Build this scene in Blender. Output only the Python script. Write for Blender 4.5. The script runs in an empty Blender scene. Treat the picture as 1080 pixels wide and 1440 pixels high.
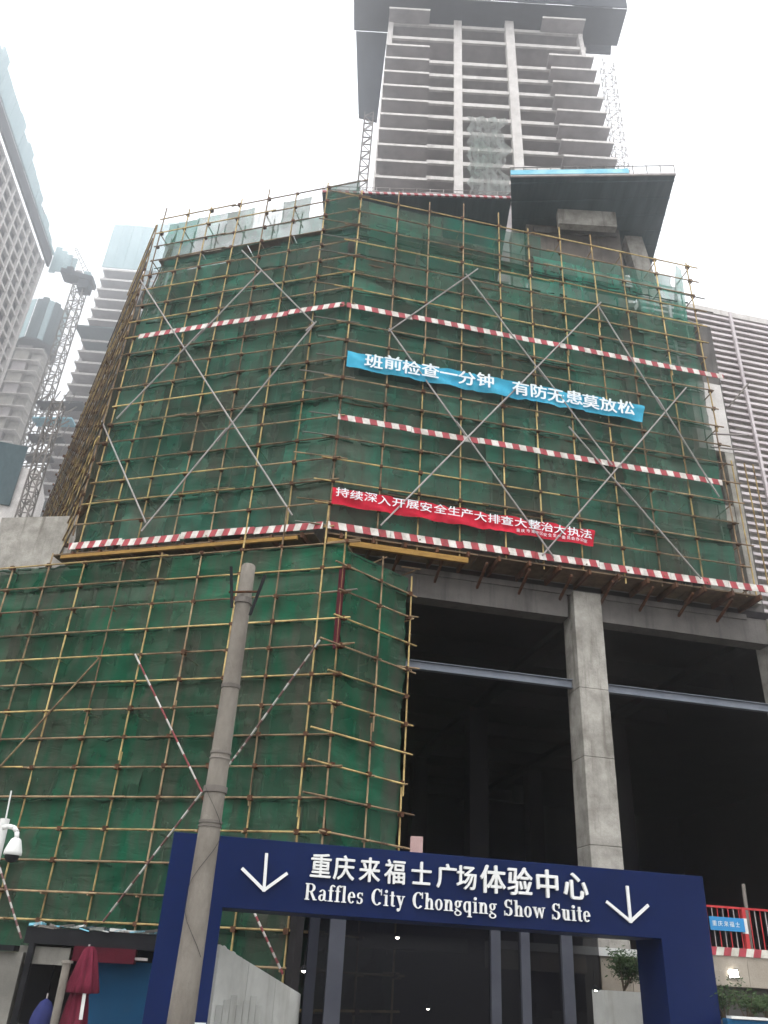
import bpy, math, random
from mathutils import Vector, Matrix, noise
random.seed(7)
R = math.radians
scene = bpy.context.scene
col = scene.collection

# ------------------------------------------------------------------ camera
FPX, TH, RHO, EYE = 1150.0, R(29.6), R(3.45), Vector((0, 0, 1.6))
FW = Vector((0, math.cos(TH), math.sin(TH)))
U0 = Vector((0, -math.sin(TH), math.cos(TH)))
R0 = Vector((1, 0, 0))
RT = R0 * math.cos(RHO) + U0 * math.sin(RHO)
UP = U0 * math.cos(RHO) - R0 * math.sin(RHO)
cam_d = bpy.data.cameras.new('camera')
cam = bpy.data.objects.new('camera', cam_d)
col.objects.link(cam)
m = Matrix((RT, UP, -FW)).transposed().to_4x4()
m.translation = EYE
cam.matrix_world = m
cam_d.sensor_fit = 'HORIZONTAL'
cam_d.sensor_width = 36
cam_d.lens = 36 * FPX / 1080
cam_d.clip_end = 3000
cam_d.clip_start = 0.1
scene.camera = cam

# ------------------------------------------------------------------ light
world = bpy.data.worlds.new('World')
scene.world = world
world.use_nodes = True
wn, wl = world.node_tree.nodes, world.node_tree.links
wn.clear()
sky = wn.new('ShaderNodeTexSky')
sky.sky_type = 'NISHITA'
sky.sun_disc = False
sky.sun_elevation = R(58)
sky.sun_rotation = R(200)
sky.dust_density = 3.0
hs = wn.new('ShaderNodeHueSaturation')
hs.inputs['Saturation'].default_value = 0.12
b1 = wn.new('ShaderNodeBackground'); b1.inputs['Strength'].default_value = 0.12
b2 = wn.new('ShaderNodeBackground'); b2.inputs['Color'].default_value = (0.97, 0.98, 1.0, 1); b2.inputs['Strength'].default_value = 0.95
ad = wn.new('ShaderNodeAddShader'); wo = wn.new('ShaderNodeOutputWorld')
wl.new(sky.outputs[0], hs.inputs['Color']); wl.new(hs.outputs[0], b1.inputs['Color'])
wl.new(b1.outputs[0], ad.inputs[0]); wl.new(b2.outputs[0], ad.inputs[1]); wl.new(ad.outputs[0], wo.inputs['Surface'])
sun_d = bpy.data.lights.new('sun', 'SUN'); sun_d.energy = 0.6; sun_d.angle = R(30); sun_d.color = (1, 0.97, 0.93)
sun = bpy.data.objects.new('sun', sun_d); col.objects.link(sun)
az, el = R(200), R(58)
sdir = Vector((math.sin(az) * math.cos(el), math.cos(az) * math.cos(el), math.sin(el)))
sun.rotation_euler = sdir.to_track_quat('Z', 'Y').to_euler()
vs = scene.view_settings
vs.view_transform = 'Standard'; vs.look = 'None'; vs.exposure = 0.5; vs.gamma = 1; vs.use_curve_mapping = False
scene.cycles.use_denoising = True
scene.cycles.max_bounces = 7
scene.cycles.diffuse_bounces = 3
scene.cycles.transparent_max_bounces = 12
scene.cycles.volume_bounces = 2
scene.cycles.transmission_bounces = 3
scene.cycles.sample_clamp_indirect = 4

# ------------------------------------------------------------------ pixel -> place on a real surface
def ray(px, py): return FW + RT * ((px - 540) / FPX) + UP * ((720 - py) / FPX)
def at(px, py, D):
    d = ray(px, py); return EYE + d * (D / d.y)
def ath(px, py, z):
    d = ray(px, py); return EYE + d * ((z - EYE.z) / d.z)

# ------------------------------------------------------------------ materials
MATS = {}
def nmat(name):
    mt = bpy.data.materials.new(name); mt.use_nodes = True
    nt = mt.node_tree; nt.nodes.clear(); MATS[name] = mt
    out = nt.nodes.new('ShaderNodeOutputMaterial')
    return mt, nt, out
def nd(nt, t, **kw):
    n = nt.nodes.new(t)
    for k, v in kw.items(): setattr(n, k, v)
    return n
def ln(nt, a, b): nt.links.new(a, b)
def coords(nt, scale=(1, 1, 1)):
    g = nd(nt, 'ShaderNodeNewGeometry'); mp = nd(nt, 'ShaderNodeMapping')
    mp.inputs['Scale'].default_value = scale
    ln(nt, g.outputs['Position'], mp.inputs['Vector']); return mp.outputs[0]
def noi(nt, vec, scale, detail=4, rough=0.6):
    n = nd(nt, 'ShaderNodeTexNoise'); n.inputs['Scale'].default_value = scale
    n.inputs['Detail'].default_value = detail; n.inputs['Roughness'].default_value = rough
    ln(nt, vec, n.inputs['Vector']); return n.outputs['Fac']
def ramp(nt, fac, stops):
    r = nd(nt, 'ShaderNodeValToRGB'); e = r.color_ramp.elements
    while len(e) < len(stops): e.new(0.5)
    for i, (p, c) in enumerate(stops):
        e[i].position = p; e[i].color = (*c, 1) if len(c) == 3 else c
    ln(nt, fac, r.inputs[0]); return r.outputs[0]
def mixc(nt, fac, a, b, mode='MIX'):
    n = nd(nt, 'ShaderNodeMix', data_type='RGBA', blend_type=mode)
    for i, x in ((0, fac), (6, a), (7, b)):
        if isinstance(x, (int, float)): n.inputs[i].default_value = x
        elif isinstance(x, tuple): n.inputs[i].default_value = (*x, 1)
        else: ln(nt, x, n.inputs[i])
    return n.outputs[2]
def rough_mat(name, c1, c2, scale=1.0, rough=0.85, metal=0.0, streak=0.0, bump=0.15, c3=None, stretch=(1, 1, 1), rnd=0.0, bscale=12):
    mt, nt, out = nmat(name)
    p = nd(nt, 'ShaderNodeBsdfPrincipled')
    v = coords(nt, stretch)
    f = noi(nt, v, scale, 6, 0.65)
    st = [(0.32, c1), (0.68, c2)]
    c = ramp(nt, f, st)
    if c3:
        f3 = noi(nt, coords(nt, (2.2, 2.2, 0.18)), 1.1, 5, 0.7)
        k = ramp(nt, f3, [(0.52, (0, 0, 0)), (0.68, (streak,) * 3)])
        c = mixc(nt, k, c, c3)
    if rnd:
        oi = nd(nt, 'ShaderNodeObjectInfo')
        mr = nd(nt, 'ShaderNodeMapRange'); mr.inputs['To Min'].default_value = 1 - rnd; mr.inputs['To Max'].default_value = 1 + rnd
        ln(nt, oi.outputs['Random'], mr.inputs['Value'])
        hsv = nd(nt, 'ShaderNodeHueSaturation'); ln(nt, mr.outputs[0], hsv.inputs['Value']); ln(nt, c, hsv.inputs['Color']); c = hsv.outputs[0]
    ln(nt, c, p.inputs['Base Color'])
    p.inputs['Roughness'].default_value = rough; p.inputs['Metallic'].default_value = metal
    p.inputs['Specular IOR Level'].default_value = 0.08
    if bump:
        b = nd(nt, 'ShaderNodeBump'); b.inputs['Strength'].default_value = bump; b.inputs['Distance'].default_value = 0.05
        ln(nt, noi(nt, v, bscale, 4), b.inputs['Height']); ln(nt, b.outputs[0], p.inputs['Normal'])
    ln(nt, p.outputs[0], out.inputs[0]); return mt
CONC = rough_mat('concrete', (0.19, 0.178, 0.155), (0.40, 0.38, 0.34), 1.3, 0.9, streak=0.75, c3=(0.10, 0.088, 0.072), bump=0.3)
CONC_D = rough_mat('dark_concrete', (0.085, 0.08, 0.075), (0.15, 0.14, 0.13), 0.7, 0.95, streak=0.6, c3=(0.05, 0.048, 0.046))
CONC_IN_SHADE = rough_mat('shade_dark_interior', (0.012, 0.011, 0.013), (0.026, 0.024, 0.025), 0.25, 0.95)  # interior shade put into the colour, far darker than bare concrete
CONC_W = rough_mat('pale_concrete', (0.46, 0.435, 0.41), (0.64, 0.61, 0.58), 0.8, 0.9, streak=.5, c3=(.36, .33, .30))
CONC_T = rough_mat('tower_slab_concrete', (0.26, 0.235, 0.235), (0.40, 0.37, 0.365), 0.5, 0.95)
BRICK = rough_mat('block_infill', (0.085, 0.075, 0.068), (0.19, 0.165, 0.145), 0.55, 0.95, streak=0.6, c3=(0.05, 0.045, 0.04))
SCREEN = rough_mat('climbing_screen', (0.020, 0.025, 0.032), (0.040, 0.046, 0.056), 0.5, 0.8, stretch=(1, 1, 0.15))
SCREEN_G = rough_mat('dark_green_sheet', (0.035, 0.062, 0.070), (0.075, 0.110, 0.118), 0.9, 0.8, stretch=(2.5, 0.3, 1))
SCREEN_B = rough_mat('pale_blue_screen', (0.26, 0.37, 0.39), (0.38, 0.49, 0.50), 0.35, 0.85, stretch=(1.5, 1.5, 0.2))
TARP = rough_mat('blue_tarpaulin', (0.12, 0.42, 0.55), (0.35, 0.62, 0.70), 1.2, 0.6)
NAVY = rough_mat('navy_panel', (0.0022, 0.0085, 0.044), (0.0042, 0.0125, 0.062), 0.3, 0.42, bump=0.02)
WHITE_L = rough_mat('white_letter', (0.60, 0.60, 0.58), (0.70, 0.70, 0.68), 2, 0.5, bump=0)
STEEL_B = rough_mat('bluegrey_steel', (0.13, 0.145, 0.175), (0.18, 0.195, 0.22), 1.5, 0.5)
MULL = rough_mat('grey_mullion', (0.065, 0.068, 0.085), (0.095, 0.10, 0.12), 1.0, 0.45, bump=0)
MULL_D = rough_mat('dark_mullion', (0.018, 0.019, 0.028), (0.03, 0.032, 0.042), 1.0, 0.4, bump=0)
YELLOW = rough_mat('ochre_timber_beam', (0.20, 0.115, 0.035), (0.34, 0.20, 0.06), 3, 0.8, stretch=(1, 1, 4))
RUST = rough_mat('rusty_steel', (0.045, 0.022, 0.015), (0.12, 0.055, 0.03), 6, 0.85)
POLE_Y = rough_mat('ochre_painted_tube', (0.15, 0.09, 0.045), (0.56, 0.42, 0.18), 1.3, 0.65, rnd=0.3, bump=0.1)
POLE_R = rough_mat('brown_rusty_tube', (0.075, 0.042, 0.030), (0.36, 0.26, 0.15), 1.1, 0.7, rnd=0.35, bump=0.1)
POLE_G = rough_mat('grey_steel_tube', (0.24, 0.215, 0.205), (0.38, 0.345, 0.33), 1.0, 0.6, rnd=0.12, bump=0.1)
POLE_DK = rough_mat('weathered_grey_tube', (0.10, 0.09, 0.08), (0.19, 0.17, 0.15), 1.0, 0.7, rnd=0.2)
POLE_C = rough_mat('utility_pole_concrete', (0.13, 0.115, 0.098), (0.225, 0.205, 0.175), 2.2, 0.9, streak=0.5, c3=(0.12, 0.11, 0.10), stretch=(1, 1, 0.5), bump=0.4, bscale=20)
BLACK = rough_mat('black_metal', (0.01, 0.01, 0.012), (0.02, 0.02, 0.022), 2, 0.6, bump=0)
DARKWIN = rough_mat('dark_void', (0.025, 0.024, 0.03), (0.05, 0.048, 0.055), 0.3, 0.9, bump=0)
PLANK = rough_mat('plank_brown', (0.08, 0.055, 0.035), (0.17, 0.12, 0.075), 3, 0.85, rnd=0.25)
REDP = rough_mat('red_paint', (0.35, 0.03, 0.035), (0.45, 0.05, 0.05), 2, 0.6, bump=0)
PARASOL = rough_mat('crimson_fabric', (0.075, 0.010, 0.020), (0.15, 0.022, 0.040), 3, 0.9, stretch=(4, 4, 0.6))
MAROON = rough_mat('maroon_fabric', (0.05, 0.008, 0.014), (0.08, 0.012, 0.02), 2, 0.9)
BLUEPANEL = rough_mat('blue_sheet', (0.008, 0.055, 0.12), (0.012, 0.07, 0.15), 0.6, 0.6, bump=0)
HOARD = rough_mat('white_hoarding', (0.44, 0.44, 0.41), (0.62, 0.62, 0.58), 0.7, 0.7, streak=0.35, c3=(0.24, 0.22, 0.18), bump=0.05)
KIOSKW = rough_mat('grimy_plaster', (0.13, 0.125, 0.11), (0.22, 0.21, 0.185), 0.8, 0.95, streak=0.5, c3=(0.08, 0.075, 0.065))
LEAF = rough_mat('leaf_green', (0.022, 0.045, 0.018), (0.055, 0.085, 0.032), 4, 0.7, rnd=0.2, bump=0)
BARK = rough_mat('stem_brown', (0.07, 0.05, 0.035), (0.13, 0.10, 0.07), 6, 0.9)
ASPH = rough_mat('asphalt', (0.04, 0.04, 0.042), (0.065, 0.063, 0.062), 1.5, 0.9)
PAVE = rough_mat('paving', (0.16, 0.155, 0.145), (0.24, 0.23, 0.215), 1.0, 0.9)
BEIGE = rough_mat('beige_stone', (0.26, 0.225, 0.18), (0.36, 0.32, 0.265), 0.8, 0.85, streak=0.5, c3=(0.17, 0.15, 0.11))
PLASTIC_W = rough_mat('white_plastic', (0.55, 0.55, 0.53), (0.65, 0.65, 0.62), 2, 0.4, bump=0)
SLAT = rough_mat('louvre_slat', (0.48, 0.43, 0.435), (0.64, 0.59, 0.59), 0.7, 0.6, rnd=0.06)
JUNK = rough_mat('mixed_sheeting', (0.05, 0.10, 0.09), (0.35, 0.33, 0.30), 5, 0.8, rnd=0.5)
GLASSD, nt, out = nmat('dark_glass')
p = nd(nt, 'ShaderNodeBsdfPrincipled'); p.inputs['Base Color'].default_value = (0.008, 0.008, 0.011, 1); p.inputs['Roughness'].default_value = 0.12
p.inputs['Specular IOR Level'].default_value = 0.12; p.inputs['Alpha'].default_value = 0.55
ln(nt, p.outputs[0], out.inputs[0])
def emit(name, c, s):
    mt, nt, out = nmat(name); e = nd(nt, 'ShaderNodeEmission'); e.inputs[0].default_value = (*c, 1); e.inputs[1].default_value = s
    ln(nt, e.outputs[0], out.inputs[0]); return mt
LAMP = emit('lit_lamp', (1, 0.95, 0.86), 30)

def stripe_mat(name, d, period, red=(0.36, 0.035, 0.045), white=(0.66, 0.63, 0.58), slant=0.5, duty=0.5, objz=False, n=8):
    mt, nt, out = nmat(name)
    p = nd(nt, 'ShaderNodeBsdfPrincipled'); p.inputs['Roughness'].default_value = 0.6
    if objz:
        tc = nd(nt, 'ShaderNodeTexCoord'); sp = nd(nt, 'ShaderNodeSeparateXYZ'); ln(nt, tc.outputs['Generated'], sp.inputs[0])
        mu = nd(nt, 'ShaderNodeMath', operation='MULTIPLY'); ln(nt, sp.outputs['Z'], mu.inputs[0]); mu.inputs[1].default_value = n
        val = mu.outputs[0]
    else:
        g = nd(nt, 'ShaderNodeNewGeometry'); vm = nd(nt, 'ShaderNodeVectorMath', operation='DOT_PRODUCT')
        ln(nt, g.outputs['Position'], vm.inputs[0]); vm.inputs[1].default_value = (d[0] / period, d[1] / period, slant / period)
        val = vm.outputs['Value']
    fr = nd(nt, 'ShaderNodeMath', operation='FRACT'); ln(nt, val, fr.inputs[0])
    lt = nd(nt, 'ShaderNodeMath', operation='LESS_THAN'); ln(nt, fr.outputs[0], lt.inputs[0]); lt.inputs[1].default_value = duty
    c = mixc(nt, lt.outputs[0], red, white)
    dirt = ramp(nt, noi(nt, coords(nt), 2.5), [(0.35, (0.62, 0.6, 0.57)), (0.62, (1, 1, 1))])
    c = mixc(nt, 1.0, c, dirt, 'MULTIPLY')
    ln(nt, c, p.inputs['Base Color']); ln(nt, p.outputs[0], out.inputs[0]); return mt

def net_mat(name, ca, cb, cc, thin, dense, fold=1.0):
    """woven safety net: colour, small holes seen as partial transparency, folds as bump"""
    mt, nt, out = nmat(name)
    oi = nd(nt, 'ShaderNodeObjectInfo')
    v = coords(nt)
    off = nd(nt, 'ShaderNodeVectorMath', operation='ADD'); cmb = nd(nt, 'ShaderNodeCombineXYZ')
    ml = nd(nt, 'ShaderNodeMath', operation='MULTIPLY'); ml.inputs[1].default_value = 40
    ln(nt, oi.outputs['Random'], ml.inputs[0]); ln(nt, ml.outputs[0], cmb.inputs[0]); ln(nt, ml.outputs[0], cmb.inputs[2])
    ln(nt, v, off.inputs[0]); ln(nt, cmb.outputs[0], off.inputs[1]); vo = off.outputs[0]
    big = noi(nt, v, 0.35, 5, 0.6)
    c = ramp(nt, big, [(0.3, ca), (0.48, cb), (0.7, cc)])
    mr = nd(nt, 'ShaderNodeMapRange'); mr.inputs['To Min'].default_value = 0.66; mr.inputs['To Max'].default_value = 1.34
    ln(nt, oi.outputs['Random'], mr.inputs['Value'])
    hv = nd(nt, 'ShaderNodeHueSaturation'); ln(nt, mr.outputs[0], hv.inputs['Value']); ln(nt, c, hv.inputs['Color'])
    # dust-brown streaks running down, painted in for the wall seen through the net
    st = noi(nt, coords(nt, (1.6, 1.6, 0.25)), 1.0, 6, 0.7)
    k = ramp(nt, st, [(0.40, (0, 0, 0)), (0.70, (0.85, 0.85, 0.85))])
    c = mixc(nt, k, hv.outputs[0], (0.115, 0.098, 0.082))
    di = nd(nt, 'ShaderNodeBsdfDiffuse'); tl = nd(nt, 'ShaderNodeBsdfTranslucent')
    ln(nt, c, di.inputs[0]); ln(nt, c, tl.inputs[0])
    w1 = nd(nt, 'ShaderNodeMapping'); ln(nt, vo, w1.inputs[0]); w1.inputs['Scale'].default_value = (0.9, 0.9, 2.4); w1.inputs['Rotation'].default_value = (0.35, 0.2, 0.3)
    n1 = noi(nt, w1.outputs[0], 1.3, 3, 0.55); n1n = nt.nodes[-1]; n1n.inputs['Distortion'].default_value = 1.2
    b = nd(nt, 'ShaderNodeBump'); b.inputs['Strength'].default_value = 0.9; b.inputs['Distance'].default_value = 0.085 * fold
    ln(nt, n1, b.inputs['Height'])
    ln(nt, b.outputs[0], di.inputs['Normal']); ln(nt, b.outputs[0], tl.inputs['Normal'])
    mx = nd(nt, 'ShaderNodeMixShader'); mx.inputs[0].default_value = 0.35
    ln(nt, di.outputs[0], mx.inputs[1]); ln(nt, tl.outputs[0], mx.inputs[2])
    tr = nd(nt, 'ShaderNodeBsdfTransparent')
    mx2 = nd(nt, 'ShaderNodeMixShader')
    a = ramp(nt, noi(nt, vo, 0.7, 2.5, 0.5), [(0.25, (dense,) * 3), (0.78, (thin,) * 3)])
    ln(nt, a, mx2.inputs[0]); ln(nt, mx.outputs[0], mx2.inputs[1]); ln(nt, tr.outputs[0], mx2.inputs[2])
    ln(nt, mx2.outputs[0], out.inputs[0]); return mt
NET_U = net_mat('upper_safety_net', (0.034, 0.160, 0.108), (0.052, 0.175, 0.120), (0.110, 0.155, 0.115), 0.42, 0.12)
NET_T = net_mat('thin_top_net', (0.035, 0.25, 0.175), (0.045, 0.30, 0.21), (0.06, 0.27, 0.20), 0.50, 0.24)
NET_L = net_mat('lower_safety_net', (0.016, 0.098, 0.054), (0.020, 0.140, 0.076), (0.058, 0.098, 0.066), 0.30, 0.06, 0.9)
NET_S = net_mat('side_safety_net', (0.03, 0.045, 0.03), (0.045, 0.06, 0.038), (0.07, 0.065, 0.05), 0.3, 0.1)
DRAPE = net_mat('white_drape', (0.55, 0.60, 0.57), (0.62, 0.66, 0.63), (0.50, 0.62, 0.56), 0.65, 0.3)

# ------------------------------------------------------------------ builders
def tagp(o, label=None, cat=None, group=None, kind=None):
    if label: o['label'] = label
    if cat: o['category'] = cat
    if group: o['group'] = group
    if kind: o['kind'] = kind
    return o
def thing(name, loc, label, cat, group=None):
    o = bpy.data.objects.new(name, None); col.objects.link(o); o.location = loc; o.empty_display_size = 0.5
    return tagp(o, label, cat, group)
def base(o):
    v = Vector((0, 0, 0))
    while o is not None: v += o.location; o = o.parent
    return v
class MB:
    def __init__(s): s.v = []; s.f = []
    def quad(s, *p):
        k = len(s.v); s.v += [Vector(x) for x in p]; s.f.append(tuple(range(k, k + len(p)))); return s
    def box(s, o, a, b, c):
        o, a, b, c = Vector(o), Vector(a), Vector(b), Vector(c); k = len(s.v)
        s.v += [o, o + a, o + a + b, o + b, o + c, o + a + c, o + a + b + c, o + b + c]
        f = [(0, 3, 2, 1), (4, 5, 6, 7), (0, 1, 5, 4), (1, 2, 6, 5), (2, 3, 7, 6), (3, 0, 4, 7)]
        if a.cross(b).dot(c) < 0: f = [tuple(reversed(x)) for x in f]
        s.f += [tuple(k + i for i in x) for x in f]; return s
    def ab(s, x0, y0, z0, x1, y1, z1): return s.box((x0, y0, z0), (x1 - x0, 0, 0), (0, y1 - y0, 0), (0, 0, z1 - z0))
    def tube(s, p, q, r, r2=None, n=6, cap=True):
        p, q = Vector(p), Vector(q); r2 = r if r2 is None else r2
        d = (q - p).normalized(); a = d.orthogonal().normalized(); b = d.cross(a); k = len(s.v)
        for c, rr in ((p, r), (q, r2)):
            for i in range(n):
                t = 2 * math.pi * i / n; s.v.append(c + a * (rr * math.cos(t)) + b * (rr * math.sin(t)))
        for i in range(n): j = (i + 1) % n; s.f.append((k + i, k + j, k + n + j, k + n + i))
        if cap: s.f.append(tuple(k + i for i in reversed(range(n)))); s.f.append(tuple(k + n + i for i in range(n)))
        return s
    def prism(s, poly, dv):
        poly = [Vector(x) for x in poly]; dv = Vector(dv); n = len(poly); k = len(s.v)
        s.v += poly + [x + dv for x in poly]
        s.f.append(tuple(k + i for i in reversed(range(n)))); s.f.append(tuple(k + n + i for i in range(n)))
        for i in range(n): j = (i + 1) % n; s.f.append((k + i, k + j, k + n + j, k + n + i))
        return s
    def lathe(s, c, prof, n=20, ax=Vector((0, 0, 1))):
        c = Vector(c); ax = Vector(ax).normalized(); a = ax.orthogonal().normalized(); b = ax.cross(a); k = len(s.v)
        for (r, h) in prof:
            for i in range(n):
                t = 2 * math.pi * i / n; s.v.append(c + ax * h + a * (r * math.cos(t)) + b * (r * math.sin(t)))
        for m_ in range(len(prof) - 1):
            for i in range(n):
                j = (i + 1) % n; s.f.append((k + m_ * n + i, k + m_ * n + j, k + (m_ + 1) * n + j, k + (m_ + 1) * n + i))
        return s
    def build(s, name, mat, parent=None, smooth=False, label=None, kind=None, bevel=0):
        me = bpy.data.meshes.new(name); b = base(parent)
        me.from_pydata([tuple(x - b) for x in s.v], [], s.f); me.update()
        if smooth:
            for p_ in me.polygons: p_.use_smooth = True
        me.materials.append(mat)
        o = bpy.data.objects.new(name, me); col.objects.link(o); o.parent = parent
        if label: o['label'] = label
        if kind: o['kind'] = kind
        if bevel:
            md = o.modifiers.new('bevel', 'BEVEL'); md.width = bevel; md.segments = 2; md.limit_method = 'ANGLE'
        return o
UNIT = {}
def unit_cyl(mat):
    if mat.name not in UNIT:
        mb = MB(); mb.tube((0, 0, 0), (0, 0, 1), 1, n=7)
        me = bpy.data.meshes.new('tube'); me.from_pydata([tuple(x) for x in mb.v], [], mb.f)
        for p_ in me.polygons: p_.use_smooth = len(p_.vertices) == 4
        me.materials.append(mat); UNIT[mat.name] = me
    return UNIT[mat.name]
def pole(parent, name, p, q, r, mat, label=None):
    p, q = Vector(p), Vector(q); d = q - p
    o = bpy.data.objects.new(name, unit_cyl(mat)); col.objects.link(o); o.parent = parent
    o.location = p - base(parent); o.rotation_euler = d.to_track_quat('Z', 'Y').to_euler(); o.scale = (r, r, d.length)
    if label: o['label'] = label
    return o
class Frame:
    """a vertical plane: s runs along it, z up, o out of it towards the street"""
    def __init__(self, O, ang, flip=False):
        a = R(ang); self.O = Vector((O[0], O[1], 0)); self.d = Vector((math.sin(a), math.cos(a), 0))
        n = Vector((self.d.y, -self.d.x, 0))
        if flip: n = -n
        self.n = n
    def P(self, s, z, o=0): return self.O + self.d * s + self.n * o + Vector((0, 0, z))
    def box(self, mb, s0, s1, z0, z1, o0, o1):
        return mb.box(self.P(s0, z0, o0), self.d * (s1 - s0), self.n * (o1 - o0), (0, 0, z1 - z0))
    def hit(self, px, py, o=0):
        dd = ray(px, py); t = (self.P(0, 0, o) - EYE).dot(self.n) / dd.dot(self.n); q = EYE + dd * t
        return (q - self.O).dot(self.d), q.z
    def at(self, px, py, o=0):
        s, z = self.hit(px, py, o); return self.P(s, z, o)

K = (-2.2, 27.5)
RW = Frame(K, 79.5)                 # right wing of the upper front
LW = Frame(K, -73.1, True)          # left wing of the upper front
SW = Frame((-12.8, 30.6), -28, True)  # return side running back on the left
K2 = (-1.2, 26.5)
LL = Frame(K2, -73.1, True)         # lower front, left
L3 = Frame(K2, 48.6)                # lower front, turned face

# ------------------------------------------------------------------ setting
tagp(MB().quad((-290, -290, 0), (290, -290, 0), (290, 290, 0), (-290, 290, 0)).build('ground', PAVE), kind='structure')
tagp(MB().box((-14, 15.5, 0.004), (34, 5.0, 0), (-1.6, 9, 0), (0, 0, 0.12)).build('pavement', PAVE), kind='structure')

# ------------------------------------------------------------------ podium building
pod = thing('podium_building', (2, 34, 0), 'raw concrete podium building behind the green nets with a tall dark open hall', 'building')
ZS = 15.75     # underside of the upper body
def wall_grid(F, s0, s1, z0, z1, off, bay, floor, holes=0.25, skip=()):
    """concrete frame with recessed infill and open bays"""
    k = int(round((s1 - s0) / bay)); bw = (s1 - s0) / k
    for i in range(k + 1):
        s = s0 + i * bw
        F.box(MB(), s - 0.35, s + 0.35, z0, z1, off - 0.6, off + 0.02).build('column', CONC_D, pod)
    z = z0
    j = 0
    while z < z1 - 0.6:
        F.box(MB(), s0, s1, z, z + 0.75, off - 0.5, off).build('floor_edge_beam', CONC_D, pod)
        for i in range(k):
            if random.random() > holes:
                F.box(MB(), s0 + i * bw + 0.36, s0 + (i + 1) * bw - 0.36, z + 0.76, min(z + floor, z1) - 0.01, off - 0.45, off - 0.2).build('infill_panel', BRICK if random.random() < .7 else CONC_D, pod)
        z += floor; j += 1
# upper body
wall_grid(RW, 0.2, 19.2, ZS + 0.3, 32.6, -1.5, 4.7, 4.2, 0.22)
wall_grid(LW, 0.3, 10.6, ZS + 0.3, 34.0, -1.5, 3.5, 4.2, 0.22)
RW.box(MB(), 0.3, 19.3, 32.6, 32.95, -1.7, -14).build('roof', CONC_D, pod)
# closing walls of the upper body: side, back, inside core
SW.box(MB(), 1.0, 30, 17.5, 32.5, -1.7, -2.0).build('side_wall', CONC_D, pod)
RW.box(MB(), -11, 22, ZS + 0.3, 32.4, -9.0, -9.4).build('inner_wall', CONC_D, pod)
for zf in (20.2, 24.4, 28.6):
    RW.box(MB(), -0.5, 19.2, zf, zf + 0.2, -2.1, -9).build('floor_slab', CONC_D, pod)
    LW.box(MB(), 1.2, 10.4, zf, zf + 0.2, -2.1, -6).build('floor_slab', CONC_D, pod)
# slab over the hall with downstand beams
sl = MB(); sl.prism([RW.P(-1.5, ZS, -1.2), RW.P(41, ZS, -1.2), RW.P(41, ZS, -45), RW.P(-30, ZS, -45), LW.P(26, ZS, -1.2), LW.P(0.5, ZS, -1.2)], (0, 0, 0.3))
sl.build('ceiling_slab', CONC_IN_SHADE, pod)
RW.box(MB(), 2.6, 10.3, 14.62, ZS - 0.01, -1.25, -1.95).build('edge_beam', CONC_D, pod)
RW.box(MB(), 11.75, 22, 14.62, ZS - 0.01, -1.25, -1.95).build('edge_beam', CONC_D, pod)
RW.box(MB(), -1.0, 2.58, 14.9, ZS - 0.01, -1.3, -1.95).build('edge_beam', CONC, pod)
for i in range(6):
    RW.box(MB(), -10, 22, 14.9, ZS - 0.01, -8 - i * 6.4, -8.6 - i * 6.4).build('ceiling_beam', CONC_IN_SHADE, pod)
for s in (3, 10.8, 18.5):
    RW.box(MB(), s - 0.3, s + 0.3, 14.6, 14.89, -2.0, -43).build('ceiling_beam', CONC_IN_SHADE, pod)
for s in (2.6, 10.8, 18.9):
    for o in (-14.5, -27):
        RW.box(MB(), s - 0.5, s + 0.5, 0, 14.6, o, o - 1.0).build('inner_column', CONC_IN_SHADE, pod)
# big street column, cast in lifts
cs0, cs1 = 10.42, 11.62
z = 0.0
for h in (3.1, 2.9, 3.05, 2.6, ZS - 11.65 - 0.06):
    RW.box(MB(), cs0, cs1, z, z + h - 0.004, -0.92, -2.05).build('column', CONC, pod, bevel=0.025); z += h
sC = RW.hit(1073, 1000, -1.1)[0] + 1.0
RW.box(MB(), sC, sC + 1.2, 0, ZS - 0.02, -1.1, -2.2).build('column', CONC, pod)
RW.box(MB(), 2.7, 3.6, 0, 14.5, -1.6, -2.6).build('column', CONC_D, pod)
# steel beam strung across the hall opening
for a, b in ((3.4, 10.38), (11.66, 22)):
    sb = MB(); RW.box(sb, a, b, 11.78, 12.06, -1.5, -1.52); RW.box(sb, a, b, 12.06, 12.085, -1.4, -1.62); RW.box(sb, a, b, 11.755, 11.78, -1.4, -1.62)
    sb.build('steel_beam', STEEL_B, pod)
# hall enclosure
RW.box(MB(), -30, 40, 0, ZS, -45, -45.4).build('back_wall', CONC_IN_SHADE, pod)
RW.box(MB(), 40, 40.4, 0, ZS, -3, -45).build('side_wall', CONC_IN_SHADE, pod)
LW.box(MB(), 1.0, 26, 0, ZS - 0.02, -1.9, -2.2).build('lower_wall', CONC_D, pod)
for i in range(6):
    LL.box(MB(), 1.5 + i * 2.6, 1.9 + i * 2.6, 0, 15.0, -1.5, -1.88).build('lower_column', BRICK, pod)
for zf in (5, 9.6, 14.2):
    LL.box(MB(), 0.6, 17, zf, zf + 0.6, -1.45, -1.9).build('lower_edge_beam', CONC, pod)
MB().box((RW.P(-1.5, 0, -3)), RW.n * -42, RW.d * 0.4, (0, 0, ZS - 0.02)).build('side_wall', CONC_IN_SHADE, pod)
RW.box(MB(), 22, 40, 0, ZS, -1.3, -1.7).build('street_wall', CONC_D, pod)
# concrete stair block left of the side scaffold
cw = Frame(at(75, 795, 33.5)[:2], -80, True)
MB().box(cw.P(-1.3, 10.5, 0), cw.d * 4.6, cw.n * -3, (0, 0, 8.9)).build('stair_wall', CONC, pod)
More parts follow.
